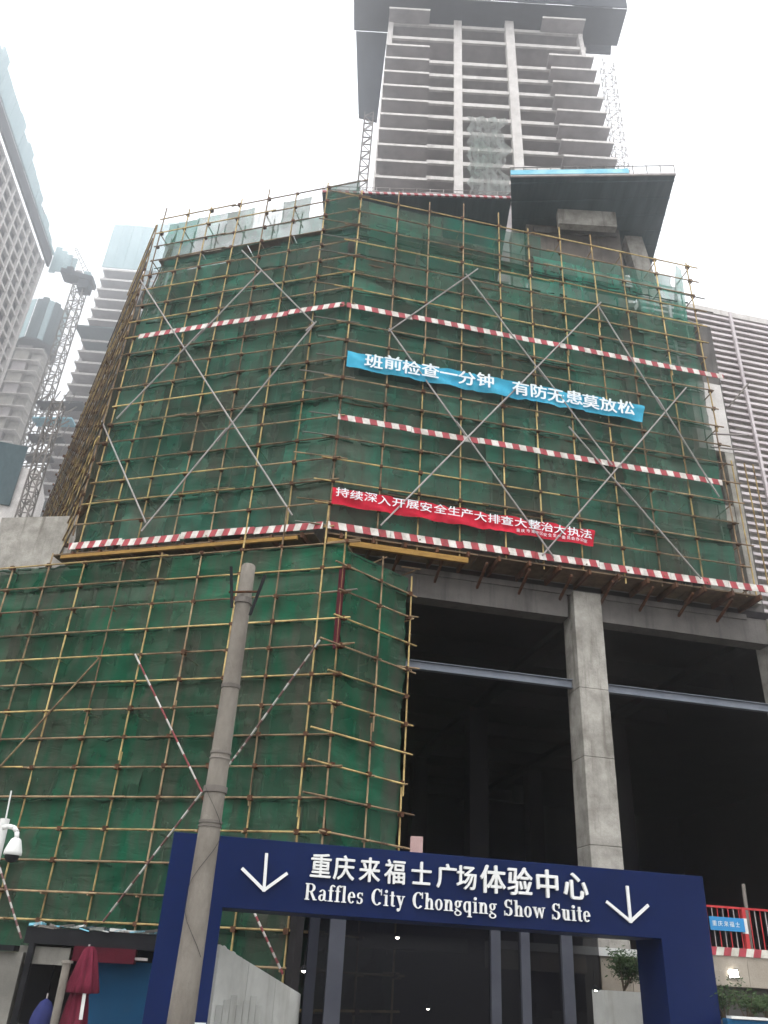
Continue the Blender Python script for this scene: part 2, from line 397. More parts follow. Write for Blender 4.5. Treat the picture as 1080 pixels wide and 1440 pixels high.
# louvred car-park front
RW.box(MB(), 17.45, 19.2, 24.2, 28.3, -1.1, -2.3).build('corner_wall', CONC_W, pod)
RW.box(MB(), 18.75, 19.2, 16.4, 24.18, -1.1, -2.3).build('corner_wall', CONC, pod)
for zf in (16.4, 20.4): RW.box(MB(), 16.9, 18.73, zf, zf + .8, -1.15, -2.3).build('corner_beam', CONC, pod)
RW.box(MB(), 16.4, 18.73, 17.3, 24.1, -2.2, -2.4).build('recess_shade_sheet', BLACK, pod)  # black sheet stands in for the shade inside the open corner
LVF = Frame((RW.P(16.7, 0, -3.0))[:2], 79.5)
car = thing('louvred_facade', LVF.P(0, 0, 0), 'pale louvred car park front with rows of white slats right of the green net', 'building')
LVF.box(MB(), 0.2, 24, 16.2, 35.1, -0.6, -0.8).build('back_wall', CONC, car)
z = 17.0
while z < 35.2:
    mb = MB(); mb.box(LVF.P(0, z, 0.0), LVF.d * 24, LVF.n * -0.2 + Vector((0, 0, 0.06)), (0, 0, 0.15)); mb.build('slat', SLAT, car); z += 0.42
for s in (1.6, 5.4, 9.2, 13, 17, 21):
    LVF.box(MB(), s - 0.07, s + 0.07, 16.4, 35.6, 0.16, 0.02).build('mullion', SLAT, car)
LVF.box(MB(), 0.1, 24, 35.3, 35.7, -1.0, 0.05).build('coping', CONC_W, car)
LVF.box(MB(), 0, 24, 15.8, 16.5, -1.0, 0.1).build('sill_beam', CONC, car)

# ------------------------------------------------------------------ upper roof level: canopies, columns
cano = thing('protective_canopy', ath(830, 245, 46), 'large dark green canopy with blue tarpaulin edge jutting out above the right wing', 'canopy')
c0, c1, c2, c3 = ath(718, 250, 46), ath(950, 247, 46), ath(913, 385, 46), ath(722, 400, 46)
nb = 14
for i in range(nb):
    a0, a1 = c0.lerp(c1, i / nb), c0.lerp(c1, (i + 1) / nb); b0, b1 = c3.lerp(c2, i / nb), c3.lerp(c2, (i + 1) / nb)
    dz = Vector((0, 0, (i % 2) * 0.03 + random.uniform(0, 0.01)))
    MB().prism([a0 + dz, a1 + dz, b1 + dz, b0 + dz], (0, 0, 0.08)).build('deck_sheet', SCREEN_G, cano)
for i in range(6):
    a0, a1 = c0.lerp(c3, 0.04 + i / 6.3), c1.lerp(c2, 0.04 + i / 6.3)
    MB().tube(a0 - Vector((0, 0, .08)), a1 - Vector((0, 0, .08)), 0.045).build('bearer', SCREEN_G, cano)
dd = (c1 - c0)
MB().box(c0 + Vector((0, 0, 0.16)), dd * 0.72, (0, -0.12, 0), (0, 0, 0.42)).build('tarpaulin', TARP, cano)
MB().box(c0 + Vector((0, 0, 0.0)), dd, (0, -0.1, 0), (0, 0, 0.14)).build('edge_board', POLE_G, cano)
for i in range(13):
    q = c0.lerp(c1, i / 12); pole(cano, 'rail_post', q, q + Vector((0, 0, 1.0)), 0.03, POLE_DK)
pole(cano, 'top_rail', c0 + Vector((0, 0, .95)), c1 + Vector((0, 0, .95)), 0.03, POLE_DK)
can2 = thing('protective_canopy', ath(590, 272, 46), 'narrow canopy with thin railing and red white edge at the foot of the tower', 'canopy')
e0, e1 = ath(453, 272, 46), ath(719, 281, 46)
MB().prism([e0, e1, e1 + Vector((0.2, 9, 0)), e0 + Vector((0.2, 9, 0))], (0, 0, 0.1)).build('deck_sheet', SCREEN_G, can2)
MB().box(e0 + Vector((0, -.05, 0)), e1 - e0, (0, -0.1, 0), (0, 0, 0.16)).build('edge_board', stripe_mat('canopy_stripe_b', (1, 0, 0), 0.5, white=(.55, .5, .5)), can2)
for i in range(15):
    q = e0.lerp(e1, i / 14); pole(can2, 'rail_post', q, q + Vector((0, 0, 0.75)), 0.022, POLE_G)
for h in (0.4, 0.72): pole(can2, 'rail', e0 + Vector((0, 0, h)), e1 + Vector((0, 0, h)), 0.022, POLE_G)
roofb = thing('rooftop_frame', at(800, 340, 39), 'raw concrete columns and beams under the large green canopy', 'building')
MB().box(Vector((7.45, 38.4, 30)), (0.85, 0, 0), (0, 0.9, 0), (0, 0, 15.9)).build('column', CONC, roofb)
a, b = at(869, 300, 38.4), at(908, 425, 38.4)
MB().prism([a, a + Vector((1.15, 0, 0)), b + Vector((1.15, 0, 0)), b], (0, 1.0, 0)).build('leaning_column', CONC, roofb)
a, b = at(750, 318, 37.7), at(866, 320, 37.7)
MB().box(Vector((a.x, 37.7, 45.1)), (b.x - a.x, 0, 0), (0, .15, 0), (0, 0, 0.45)).build('beam', CONC_D, roofb)
a, b = at(786, 317, 36.5), at(868, 318, 36.5)
MB().box(Vector((a.x, 36.5, 44.6)), (b.x - a.x, 0, 0), (0, 0.5, 0), (0, 0, 1.38)).build('cap_beam', CONC, roofb)
MB().ab(8.35, 37.9, 30, 14.6, 38.2, 45.95).build('rear_wall', BRICK, roofb)
MB().ab(-6, 43, 33, 8, 43.4, 45.8).build('rear_wall', CONC_D, roofb)
for zf in (36.5, 40.6): MB().ab(7.6, 39.5, zf, 16.6, 42.4, zf + .35).build('floor_slab', CONC, roofb)

# ------------------------------------------------------------------ the tower straight ahead
TW = Frame((-3.8, 70), 90)
tow = thing('unfinished_tower', TW.P(15, 0, 0), 'tall unfinished concrete tower with rows of bare balconies and four pale columns', 'building', 'unfinished towers')
def lean_col(F, s0, z0, s1, z1, w, d, par, mat, o=0):
    MB().prism([F.P(s0, z0, o), F.P(s0 + w, z0, o), F.P(s1 + w, z1, o), F.P(s1, z1, o)], F.n * -d).build('column', mat, par)
lean_col(TW, -0.35, 60, 0.1, 127, 0.75, 1.2, tow, CONC_W)
lean_col(TW, 10.55, 60, 9.85, 127, 1.15, 1.2, tow, CONC_W)
lean_col(TW, 18.6, 60, 17.45, 127, 1.25, 1.2, tow, CONC_W, 0.4)
lean_col(TW, 31.3, 60, 28.3, 127, 0.6, 1.2, tow, CONC_W)
fl = [87.9 + 3.13 * i for i in range(10)] + [121.6, 125.2]
for i, zf in enumerate(fl):
    e = (zf - 88) / 38
    rs = 31.5 - 2.4 * e
    TW.box(MB(), 0.3, 10.2, zf - 0.02, zf + 0.62, -0.15, -0.5).build('edge_beam', CONC_W, tow)
    TW.box(MB(), 11.1, 17.6 + 0.6 * (1 - e), zf - 0.12, zf + 0.58, -0.15, -0.5).build('edge_beam', CONC_W, tow)
    TW.box(MB(), 18.9, rs, zf - 0.1, zf + 0.55, -0.15, -0.5).build('edge_beam', CONC_W, tow)
    TW.box(MB(), 0.2, rs, zf + 0.25, zf + 0.4, -0.5, -12).build('floor_slab', CONC_T, tow)
    if i != 10:
        w = 6.35 - 0.5 * e
        TW.box(MB(), 0.15, w + .3, zf + 0.18, zf + 0.45, -0.1, 1.9).build('balcony_slab', CONC_T, tow)
        TW.box(MB(), 0.13, w + .32, zf + 0.14, zf + 0.52, 1.9, 2.0).build('balcony_edge', CONC_W, tow)
        b0 = 22.9 + 0.12 * (12 - i) * (1 if i < 10 else -1.2)
        TW.box(MB(), b0, rs - 0.1, zf + 0.10, zf + 0.37, -0.1, 1.9).build('balcony_slab', CONC_T, tow)
        TW.box(MB(), b0 - .02, rs - 0.08, zf + 0.06, zf + 0.44, 1.9, 2.0).build('balcony_edge', CONC_W, tow)
    for a in (3.4, 7.6, 14.2, 21, 25.5):
        if random.random() < .75 and i < 11:
            k_ = random.uniform(.7, 1.5); TW.box(MB(), a - k_, a + k_, zf + .4, zf + 2.9, -2.6 - random.random(), -3.8).build('partition', random.choice((CONC_T, BRICK, CONC_D, SCREEN)), tow)
TW.box(MB(), 0.4, 31, 20, 126, -8, -8.4).build('core_wall', CONC_D, tow)  # darker concrete paints in the shade of the gaps between floors
TW.box(MB(), 0.0, 31.4, 20, 87.5, -0.6, -12).build('lower_storeys', CONC_T, tow)
# climbing screen at the top
scr = MB(); 
for i in range(10):
    a0, a1 = -5.2 + i * 4.02, -5.2 + (i + 1) * 4.02 + 0.02
    TW.box(MB(), a0, a1, 127.0 + (i % 2) * .05, 143, 3.0 + (i % 2) * .03, 3.15 + (i % 2) * .03).build('screen_panel', SCREEN, tow)
    TW.box(MB(), a0, a1, 126.8 + (i % 2) * .02, 126.95 + (i % 2) * .02, -2.4, 3.0).build('screen_deck', SCREEN, tow)
MB().prism([TW.P(-4.9, 127, -2.6), TW.P(-3.1, 106.4, -2.6), TW.P(-0.5, 105.6, -2.6), TW.P(-0.1, 127, -2.6)], TW.n * -0.3).build('side_screen', SCREEN, tow)
MB().prism([TW.P(29.4, 125.2, -2.6), TW.P(34.0, 125.2, -2.6), TW.P(35.6, 140, -2.6), TW.P(29.4, 140, -2.6)], TW.n * -0.3).build('side_screen', SCREEN, tow)
# net hanging in the middle bay
g = MB(); nu, nv = 10, 40
for j in range(nv + 1):
    for i in range(nu + 1):
        zz = 88.5 + 15.5 * j / nv; ss = 12.1 + (4.9 + .5 * math.sin(j * .35)) * i / nu + 0.25 * math.sin(j * .9)
        g.v.append(TW.P(ss, zz, 0.05 + 0.22 * math.sin(i * 2.1 + .6 * math.sin(j * .7)) + 0.12 * noise.noise((i * .7, j * .5, 3))))
for j in range(nv):
    for i in range(nu): k = j * (nu + 1) + i; g.f.append((k, k + 1, k + nu + 2, k + nu + 1))
g.build('hanging_net', DRAPE, tow, smooth=True)

def lattice(name, F, s, z0, z1, w, step, par_label, cat, mat, r=0.05, o=0):
    t = thing(name, F.P(s, z0, o), par_label, cat)
    for a in (0, w):
        for b in (0, -w): MB().tube(F.P(s + a, z0, o + b), F.P(s + a, z1, o + b), r * 1.4, n=4).build('mast_leg', mat, t)
    z = z0; k = 0
    br = MB()
    while z < z1 - 0.01:
        zz = min(z + step, z1)
        for (a, b, c, d_) in ((0, 0, w, 0), (w, 0, w, -w), (w, -w, 0, -w), (0, -w, 0, 0)):
            br.tube(F.P(s + a, z, o + b), F.P(s + c, z, o + d_), r, n=4)
            if k % 2: a, b, c, d_ = c, d_, a, b
            br.tube(F.P(s + a, z, o + b), F.P(s + c, zz, o + d_), r, n=4)
        z = zz; k += 1
    br.build('lattice_bracing', mat, t, kind='stuff'); return t
lattice('hoist_mast', TW, -2.2, 60, 106, 1.2, 1.5, 'slim lattice hoist mast on the left edge of the central tower', 'hoist', POLE_DK, 0.06, -1.5)
lattice('hoist_mast', TW, 32.2, 60, 122, 1.6, 1.6, 'pale lattice hoist mast climbing the right edge of the central tower', 'hoist', POLE_G, 0.035, -1.5)

# ------------------------------------------------------------------ far towers on the left
TC = Frame(at(100, 537, 212)[:2], 88)
tc = thing('unfinished_tower', TC.P(9, 0, 0), 'slim unfinished tower with pale blue top netting just left of the scaffold', 'building', 'unfinished towers')
ztop = TC.hit(145, 378)[1]
TC.box(MB(), 1.8, 38, 0, ztop, -4.5, -24).build('core', CONC_T, tc)
TC.box(MB(), 0.0, 0.9, 0, ztop, -0.3, -4.5).build('column', CONC_W, tc)
z = 40.0; k = 0
while z < ztop - 1:
    TC.box(MB(), 0.9, 38, z, z + 0.45, -0.5, -4.5).build('floor_slab', CONC_T, tc)
    TC.box(MB(), 0.5, 14.4, z + 0.05, z + 0.5, 3.3, -0.5).build('balcony_slab', CONC_T, tc)
    TC.box(MB(), 0.46, 14.45, z - 0.15, z + 0.62, 3.45, 3.3).build('balcony_edge', CONC_W, tc)
    TC.box(MB(), 14.7, 30, z - 0.15, z + 0.62, -0.3, -0.45).build('edge_beam', CONC_W, tc)
    if k % 3: TC.box(MB(), 4 + (k * 37 % 5), 8 + (k * 37 % 5), z + .6, z + 4.4, -2, -2.3).build('partition', BRICK if k % 2 else SCREEN, tc)
    z += 4.6; k += 1
for (px, py) in ((105, 458), (26, 704)):
    s, zz = TC.hit(px, py, 6.3)
    MB().prism([TC.P(s, zz, 6.3), TC.P(s + 24, zz, 6.3), TC.P(s + 21, zz - 6.3, -0.3), TC.P(s + 4.5, zz - 6.3, -0.3)], (0, 0, 0.6)).build('catch_platform', SCREEN_G, tc)
sa, za = TC.hit(143, 375, 2.2); sb_, zb = TC.hit(215, 316, 2.2)
for i in range(6):
    a0 = sa + i * 3.6
    TC.box(MB(), a0, a0 + 3.5, za, zb + random.uniform(-2.5, 2), 2.2 + .05 * (i % 2), 1.9).build('screen_panel', SCREEN_B, tc)
for i in range(4): TC.box(MB(), sa + 14 + i * 3.7, sa + 17.6 + i * 3.7, za - 4 + i * .2, zb + 4 + i, -0.7, -1.1).build('screen_panel', SCREEN_B, tc)

TA = Frame(at(30, 455, 190)[:2], -4)      # its long front runs away from the camera
ta = thing('unfinished_tower', TA.P(-17, 0, 0), 'tower with a pale grid front and blue top screens at the far left edge', 'building', 'unfinished towers')
zt = TA.hit(53, 350)[1]
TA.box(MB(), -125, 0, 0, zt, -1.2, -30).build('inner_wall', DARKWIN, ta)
z = 60.0
while z < zt:
    TA.box(MB(), -125, 0.3, z, z + 0.9, 0, -1.0).build('floor_edge', CONC_W, ta); z += 4.4
for i in range(26):
    TA.box(MB(), -124 + i * 4.96, -123.2 + i * 4.96, 50, zt, 0.25, -0.6).build('mullion', CONC_W, ta)
TA.box(MB(), -0.8, 0.5, 0, zt + 1, 0.3, -5).build('corner_column', CONC_W, ta)
TA.box(MB(), -125, 1.2, zt, zt + 4.5, 1.6, 0.9).build('screen_skirt', SCREEN, ta)
for i in range(16):
    TA.box(MB(), -70 + i * 4.4, -65.7 + i * 4.4, zt + 4.4, zt + 15 - i * 0.5 + random.uniform(-2, 2), 2.2 + .05 * (i % 2), 1.7).build('screen_panel', SCREEN_B, ta)
E1 = Frame(TA.P(1.0, 0, 1.9)[:2], 84)
for i in range(4):
    MB().box(E1.P(i * 1.9, zt - 2 + i * 0.8, 0), E1.d * 1.85, E1.n * -0.5, (0, 0, 11 - 2.1 * i)).build('screen_panel', SCREEN_B, ta)
for (px, py) in ((18, 228), (44, 292), (55, 345)):
    q = at(px, py, 188); MB().box(q, (3.6, 0, 0), (0, 3, 0), (0, 0, 0.5)).build('hoist_platform', SCREEN, ta)
    for k in range(4): MB().tube(q + Vector((k * 1.2, 0, 0)), q + Vector((k * 1.2, 0, 2.2)), .1, n=4).build('platform_post', SCREEN, ta)

TB = Frame(at(35, 520, 225)[:2], 88)
tb = thing('unfinished_tower', TB.P(0, 0, 0), 'pale stepped concrete core with a green crown beside the hazy crane', 'building', 'unfinished towers')
ctr = TB.P(-3.4, 0, -9); zb0 = TB.hit(45, 470)[1]; zc = TB.hit(55, 410)[1]
z = 30.0; k = 0
while z < zb0 - .5:
    h_ = min(5.0, zb0 - z); w_ = 3.9 + .25 * (k % 2)
    MB().box(ctr + Vector((-w_ - .4, -w_, z)), (2 * w_ * .62, 0, 0), (0, 2 * w_, 0), (0, 0, h_ - .25)).build('core_lift', [CONC_T, CONC][k % 2], tb)
    MB().box(ctr + Vector((w_ * .26, -w_ + 1.2, z)), (w_ * .9, 0, 0), (0, 2 * w_ - 1.2, 0), (0, 0, h_ - .8)).build('core_lift', CONC, tb)
    MB().box(ctr + Vector((-w_ - 1.0, -w_ - 1.0, z + h_ - .24)), (2 * w_ + 2.2, 0, 0), (0, 2 * w_, 0), (0, 0, .3)).build('floor_slab', CONC_W, tb)
    z += h_; k += 1
for i in range(11):
    a = R(190 + i * 17); b_ = a + R(16.4); rr = 7.0 + .5 * (i % 2)
    p0 = ctr + Vector((math.cos(a), math.sin(a), 0)) * rr; p1 = ctr + Vector((math.cos(b_), math.sin(b_), 0)) * rr
    MB().box(p0 + Vector((0, 0, zb0)), p1 - p0, (0, .4, 0), (0, 0, zc - zb0 - random.uniform(0, 2.5))).build('crown_screen', SCREEN_B if i % 3 == 0 else SCREEN_G, tb)
mb = MB(); mb.lathe(ctr, [(0.7, zb0 - .9), (7.6, zb0 - 0.9), (7.7, zb0), (6, zb0 + .1)], 10); mb.build('crown_deck', SCREEN, tb)
z = 40.0
while z < TB.hit(10, 470)[1]:
    TB.box(MB(), -22, -8.4, z, z + 0.8, -1.5, -2.1).build('edge_beam', CONC_W, tb)
    TB.box(MB(), -22, -8.4, z, z + 0.5, -2.1, -14).build('floor_slab', CONC_T, tb); z += 5.0
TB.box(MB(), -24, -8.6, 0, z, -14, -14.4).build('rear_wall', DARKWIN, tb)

TX = Frame(at(72, 513, 190)[:2], 88)
zc1 = TX.hit(97, 398)[1]
crn = lattice('tower_crane', TX, -1.3, 30, zc1, 3.4, 3.6, 'hazy tower crane with lattice mast and boxy machine deck against the white sky', 'crane', POLE_DK, 0.15)
MB().box(TX.P(-6.0, zc1 + 3.6, 1), TX.d * 10.4 + Vector((0, 0, -2.6)), TX.n * -4.5, (0, 0, 1.8)).build('machine_deck', SCREEN, crn)
for k in range(3): MB().box(TX.P(-4.6 + k * 2.9, zc1 + 4.4 - k * .8, .5), TX.d * 1.9, TX.n * -3, (0, 0, 2.2 - .5 * (k % 2))).build('winch_house', [SCREEN, CONC_T, SCREEN_B][k], crn)
MB().box(TX.P(0.3, zc1 - 2, 0.8), TX.d * 3.4, TX.n * -3.6, (0, 0, 3.4)).build('cab', SCREEN, crn)
j0 = TX.P(1.9, zc1 + 3.2, 0)
for dx in (0, 1.6): MB().tube(j0 + Vector((dx, 0, 0)), j0 + Vector((dx * .4 - 7.2, 1, 13.5)), 0.16, n=4).build('jib', POLE_DK, crn)
for k in range(7):
    t = k / 7; MB().tube(j0 + Vector((-7.2 * t, t, 13.5 * t)), j0 + Vector((1.6 - (7.2 + .96) * (t + .1), t, 13.5 * (t + .1))), .09, n=4).build('jib_lacing', POLE_DK, crn)
MB().tube(j0 + Vector((-5.6, 0, 0.8)), j0 + Vector((-6.8, 1, 13.5)), 0.08, n=4).build('pendant_line', POLE_DK, crn)
for i, py in enumerate((565, 588, 612, 640)):
    q = at(50 - i * 6, py, 186); MB().box(q, (13 - 2 * i, 0, 0.6), (0, 4, 0), (0, 0, 0.5)).build('working_deck', TARP if i == 1 else SCREEN, crn)
    for k in range(5): MB().tube(q + Vector((k * 2.3, 0, 0)), q + Vector((k * 2.3 + 1.4, 0, 4.2)), .15, n=4).build('deck_prop', POLE_DK, crn)
for i in range(6):
    q = at(60 - i * 9, 600 + i * 14, 184); MB().tube(q, q + Vector((7, 1, 8 - 1.6 * i)), .22, n=4).build('deck_strut', POLE_DK, crn)
# lower left blue-green block and its stair tower
TD = Frame(at(30, 740, 90)[:2], 75)
tdk = thing('site_block', TD.P(0, 0, 0), 'low dark block with a blue green screen under the far towers at the left edge', 'building')
a = at(-10, 640, 92); TD.box(MB(), -9, 0.3, 0, TD.hit(20, 655)[1], 0, -8).build('body', CONC_W, tdk)
TD.box(MB(), -9, -2.0, TD.hit(0, 710)[1], TD.hit(10, 625)[1], 0.4, 0.1).build('screen_panel', SCREEN_G, tdk)
for i in range(5):
    zz = 20 + i * 3.1; TD.box(MB(), -8.5, 0, zz, zz + 1.7, 0.05, 0.02).build('window', DARKWIN, tdk)
TY = Frame(at(45, 690, 86)[:2], 88)
lattice('hoist_mast', TY, -1, 15, TY.hit(52, 560)[1], 1.3, 1.8, 'stubby dark lattice mast beside the low block under the far towers', 'hoist', POLE_DK, 0.08)

# ------------------------------------------------------------------ scaffolding
PR = 0.034
STR_R = stripe_mat('toe_stripe_r', RW.d, 0.62, slant=0.25)
STR_L = stripe_mat('toe_stripe_l', LW.d, 0.55, slant=0.3)
def netdisp(s, z, sd):
    v = 0.16 * noise.noise((s * 0.55, z * 0.8, sd)) + 0.07 * noise.noise((s * 1.8 + z * .6, z * 2.3, sd + 5))
    v += 0.035 * math.sin(7 * noise.noise((s * 0.7, z * 0.7, sd + 9)) + z * 5.2)
    return v
def net(F, s0, s1, z0, z1, off, mat, par, seed, res=0.16, hang=0.0, sfun=None):
    nu = max(3, int((s1 - s0) / res)); nv = max(3, int((z1 - z0) / res)); mb = MB()
    for j in range(nv + 1):
        for i in range(nu + 1):
            s = s0 + (s1 - s0) * i / nu; z = z0 + (z1 - z0) * j / nv
            tie = 0.25 + 0.75 * abs(math.sin(math.pi * (z - z0) / (z1 - z0)))
            oo = off + netdisp(s, z, seed) * tie
            sag = hang * math.sin(math.pi * (i / nu)) * (noise.noise((s * .5, seed, 1)) - 0.2) if j == 0 or j == nv else 0
            mb.v.append(F.P(s, z + sag, oo))
    for j in range(nv):
        for i in range(nu):
            k = j * (nu + 1) + i; mb.f.append((k, k + 1, k + nu + 2, k + nu + 1))
    return mb.build('safety_net', mat, par, smooth=True)
def couplers(F, ss, zs, off, par, keep=0.85, size=0.075):
    mb = MB()
    for s in ss:
        for z in zs:
            if random.random() < keep:
                c = F.P(s + random.uniform(-.02, .02), z + random.uniform(-.02, .02), off); h = size * random.uniform(.7, 1.15)
                mb.box(c - F.d * h - F.n * h - Vector((0, 0, h)), F.d * 2 * h, F.n * 2 * h, (0, 0, 2 * h))
    return mb.build('coupler', RUST, par, kind='stuff')
def frange(a, b, st):
    o = []
    while a <= b + 1e-6: o.append(round(a, 3)); a += st
    return o
def ledgers(F, zs, s0, s1, off, par, over=0.5, mats=None):
    for z in zs:
        a = s0 - random.uniform(0.05, over); b = s1 + random.uniform(0.1, over)
        dz = random.uniform(-0.035, 0.035)
        mid = s0 + (s1 - s0) * random.uniform(.35, .65)
        mt = random.choice(mats or (POLE_R, POLE_R, POLE_Y))
        pole(par, 'ledger', F.P(a, z + dz, off), F.P(mid + .25, z + dz * .3, off + 0.005), PR, mt)
        pole(par, 'ledger', F.P(mid, z, off + 0.06), F.P(b, z + random.uniform(-0.05, 0.03), off + 0.06), PR, random.choice(mats or (POLE_R, POLE_R, POLE_Y)))
def standards(F, ss, z0, z1, off, par, tops=None, lean=0.04, mats=None):
    for i, s in enumerate(ss):
        zt_ = tops(s) if tops else z1
        zt_ += random.uniform(-0.15, 1.0)
        zb_ = z0 - random.uniform(0.1, 0.45)
        l = random.uniform(-lean, lean)
        zm = zb_ + (zt_ - zb_) * random.uniform(.3, .7)
        ms = mats or (POLE_Y, POLE_Y, POLE_R)
        pole(par, 'standard', F.P(s, zb_, off), F.P(s + l, zm + .3, off), PR, random.choice(ms))
        pole(par, 'standard', F.P(s + l + 0.02, zm, off + .07), F.P(s + 2 * l, zt_, off + .07), PR, random.choice(ms))

SR = [0.1, 2.02, 3.62, 5.33, 7.25, 8.82, 10.5, 12.3, 13.9, 15.8, 17.7]
SL = [1.6, 3.3, 4.85, 6.5, 8.1, 9.5, 10.85]
ZR = frange(16.42, 35.0, 1.03)
ZL = frange(16.42, 36.2, 1.035)
up = thing('upper_scaffold', RW.P(0, 16.4, 0), 'wide tube scaffold with green netting wrapping the upper podium storeys', 'scaffold')
standards(RW, SR, 16.3, 34.6, 0, up, tops=lambda s: 35.3 - 0.03 * s)
standards(LW, SL, 16.3, 36.0, 0, up)
ledgers(RW, ZR, 0, 17.6, 0.07, up, 0.8)
ledgers(LW, ZL, 0, 10.8, 0.07, up, 0.5)
for z in (34.0, 33.1): ledgers(RW, [z + .02], 14, 19.0, -1.0, up, .6, (POLE_DK,))
couplers(RW, SR, ZR, 0.05, up); couplers(LW, SL, ZL, 0.05, up)
# inner row of standards and cross tubes
for s in SR[1::1]:
    pole(up, 'inner_standard', RW.P(s + .1, 16.2, -1.0), RW.P(s + .1, 34.4 + random.uniform(-.6, .6), -1.0), PR, POLE_DK)
for s in SL:
    pole(up, 'inner_standard', LW.P(s + .1, 16.2, -1.0), LW.P(s + .1, 36.1 + random.uniform(-.5, .3), -1.0), PR, POLE_DK)
tr = MB()
for F, ss, zs in ((RW, SR, ZR), (LW, SL, ZL)):
    for s in ss[1:]:
        for z in zs[::2]:
            tr.tube(F.P(s + .06, z - .05, 0.22 if random.random() < .3 else 0.1), F.P(s + .06, z - .05, -1.2), PR * .9, n=5)
tr.build('transom', POLE_R, up, kind='stuff')
# planks on working levels
for z in (18.35, 22.5, 26.6, 30.7, 32.8):
    for i in range(5):
        RW.box(MB(), 0.3 + i * 2.95, 3.2 + i * 2.95, z, z + 0.05, -0.15, -0.95).build('plank_deck', PLANK, up)
    for i in range(4):
        LW.box(MB(), 0.8 + i * 2.5, 3.25 + i * 2.5, z + .4, z + .45, -0.15, -0.95).build('plank_deck', PLANK, up)
# nets, hung panel by panel
seed = 1.0
zb_rows = [16.6, 18.5, 20.55, 22.6, 24.66, 26.72, 28.78, 29.9]
def net_rows(F, rows, last, s_a, s_b, wid, par, matf, off=-0.16, res=0.17):
    global seed
    rr = rows + [last]
    for j in range(len(rows)):
        s = s_a
        while s < s_b - 0.1:
            w = min(wid * random.uniform(0.85, 1.15), s_b - s)
            if s_b - s - w < 1: w = s_b - s
            net(F, s - 0.03, s + w + 0.05, rr[j] - random.uniform(0.02, .12), rr[j + 1] + random.uniform(.0, .08), off + 0.05 * (j % 2) + random.uniform(-.02, .02), matf(s, rr[j]), par, seed, res, 0.1)
            seed += 3.7; s += w
net_rows(RW, zb_rows, 31.15, 0.0, 17.5, 2.2, up, lambda s, z: NET_U)
net_rows(LW, zb_rows, 31.15, 0.04, 10.9, 1.9, up, lambda s, z: NET_U)
net_rows(RW, [31.15, 32.4], 33.5, 0.1, 16.9, 2.8, up, lambda s, z: NET_U if s < 6 and z < 34 else NET_T)
net_rows(RW, [33.5], 34.2, 9.5, 16.7, 2.8, up, lambda s, z: NET_T)
net_rows(RW, [33.5], 35.0, 0.1, 9.5, 4.2, up, lambda s, z: NET_U if s < 4 else NET_T)
net_rows(LW, [31.15], 32.6, 0.35, 10.5, 3.6, up, lambda s, z: NET_U)
net_rows(LW, [33.3], 34.3, 0.35, 10.5, 3.6, up, lambda s, z: NET_U)
net_rows(LW, [34.3], 35.9, 2.6, 10.6, 1.6, up, lambda s, z: NET_U if s < 3.5 else DRAPE if s < 5.2 else NET_U if s < 6 else NET_T)
net(LW, 0.0, 1.8, 33.0, 36.4, -.1, NET_U, up, 77)
net(LW, 0.0, 4.0, 32.5, 33.35, -.3, NET_T, up, 78)
net(LW, 6, 10.4, 32.5, 33.35, -.3, NET_T, up, 79)
def seams(F, zs, s0, s1, off, par, mat):
    mb = MB()
    for z in zs:
        s = s0; last = F.P(s, z, off)
        while s < s1:
            s += random.uniform(.25, .5)
            q = F.P(min(s, s1), z + 0.10 * noise.noise((s * 1.7, z, 4)) - (.07 if random.random() < .25 else 0), off + .03 * noise.noise((s * 2, z, 8)))
            if random.random() < .8: mb.tube(last, q, random.uniform(.012, .05), random.uniform(.012, .05), n=5)
            last = q
    return mb.build('bunched_net_edge', mat, par, kind='stuff')
BUNCH = rough_mat('bunched_net', (0.010, 0.035, 0.025), (0.03, 0.075, 0.05), 3, 0.95)
seams(RW, zb_rows[1:] + [31.15, 32.4], 0, 17.4, -.03, up, BUNCH); seams(LW, zb_rows[1:] + [31.15, 32.5], 0, 10.8, -.03, up, BUNCH)
# a torn tongue of net standing up at the right end
MB().quad(RW.at(950, 372, -.1), RW.at(958, 380, .2), RW.at(968, 455, .1), RW.at(947, 450, -.1)).build('torn_net', NET_T, up)
# warning boards
def boards(F, z, s0, s1, mat, off=0.15, h=0.27, ln_=2.9):
    s = s0
    while s < s1 - 0.2:
        e = min(s + ln_ * random.uniform(.85, 1.1), s1); j = random.uniform(-.03, .03)
        mb = MB(); mb.box(F.P(s, z + j, off), F.d * (e - s - 0.015) + Vector((0, 0, random.uniform(-.04, .04))), F.n * 0.03, (0, 0, h)); mb.build('warning_board', mat, up); s = e
boards(RW, 27.55, -0.05, 18.5, STR_R); boards(LW, 27.6, 0.1, 10.5, STR_L)
boards(RW, 21.35, 0.05, 17.4, STR_R)
boards(RW, 16.28, 0.0, 18.7, STR_R, h=0.3); boards(LW, 16.28, 0.05, 11.2, STR_L, h=0.3)
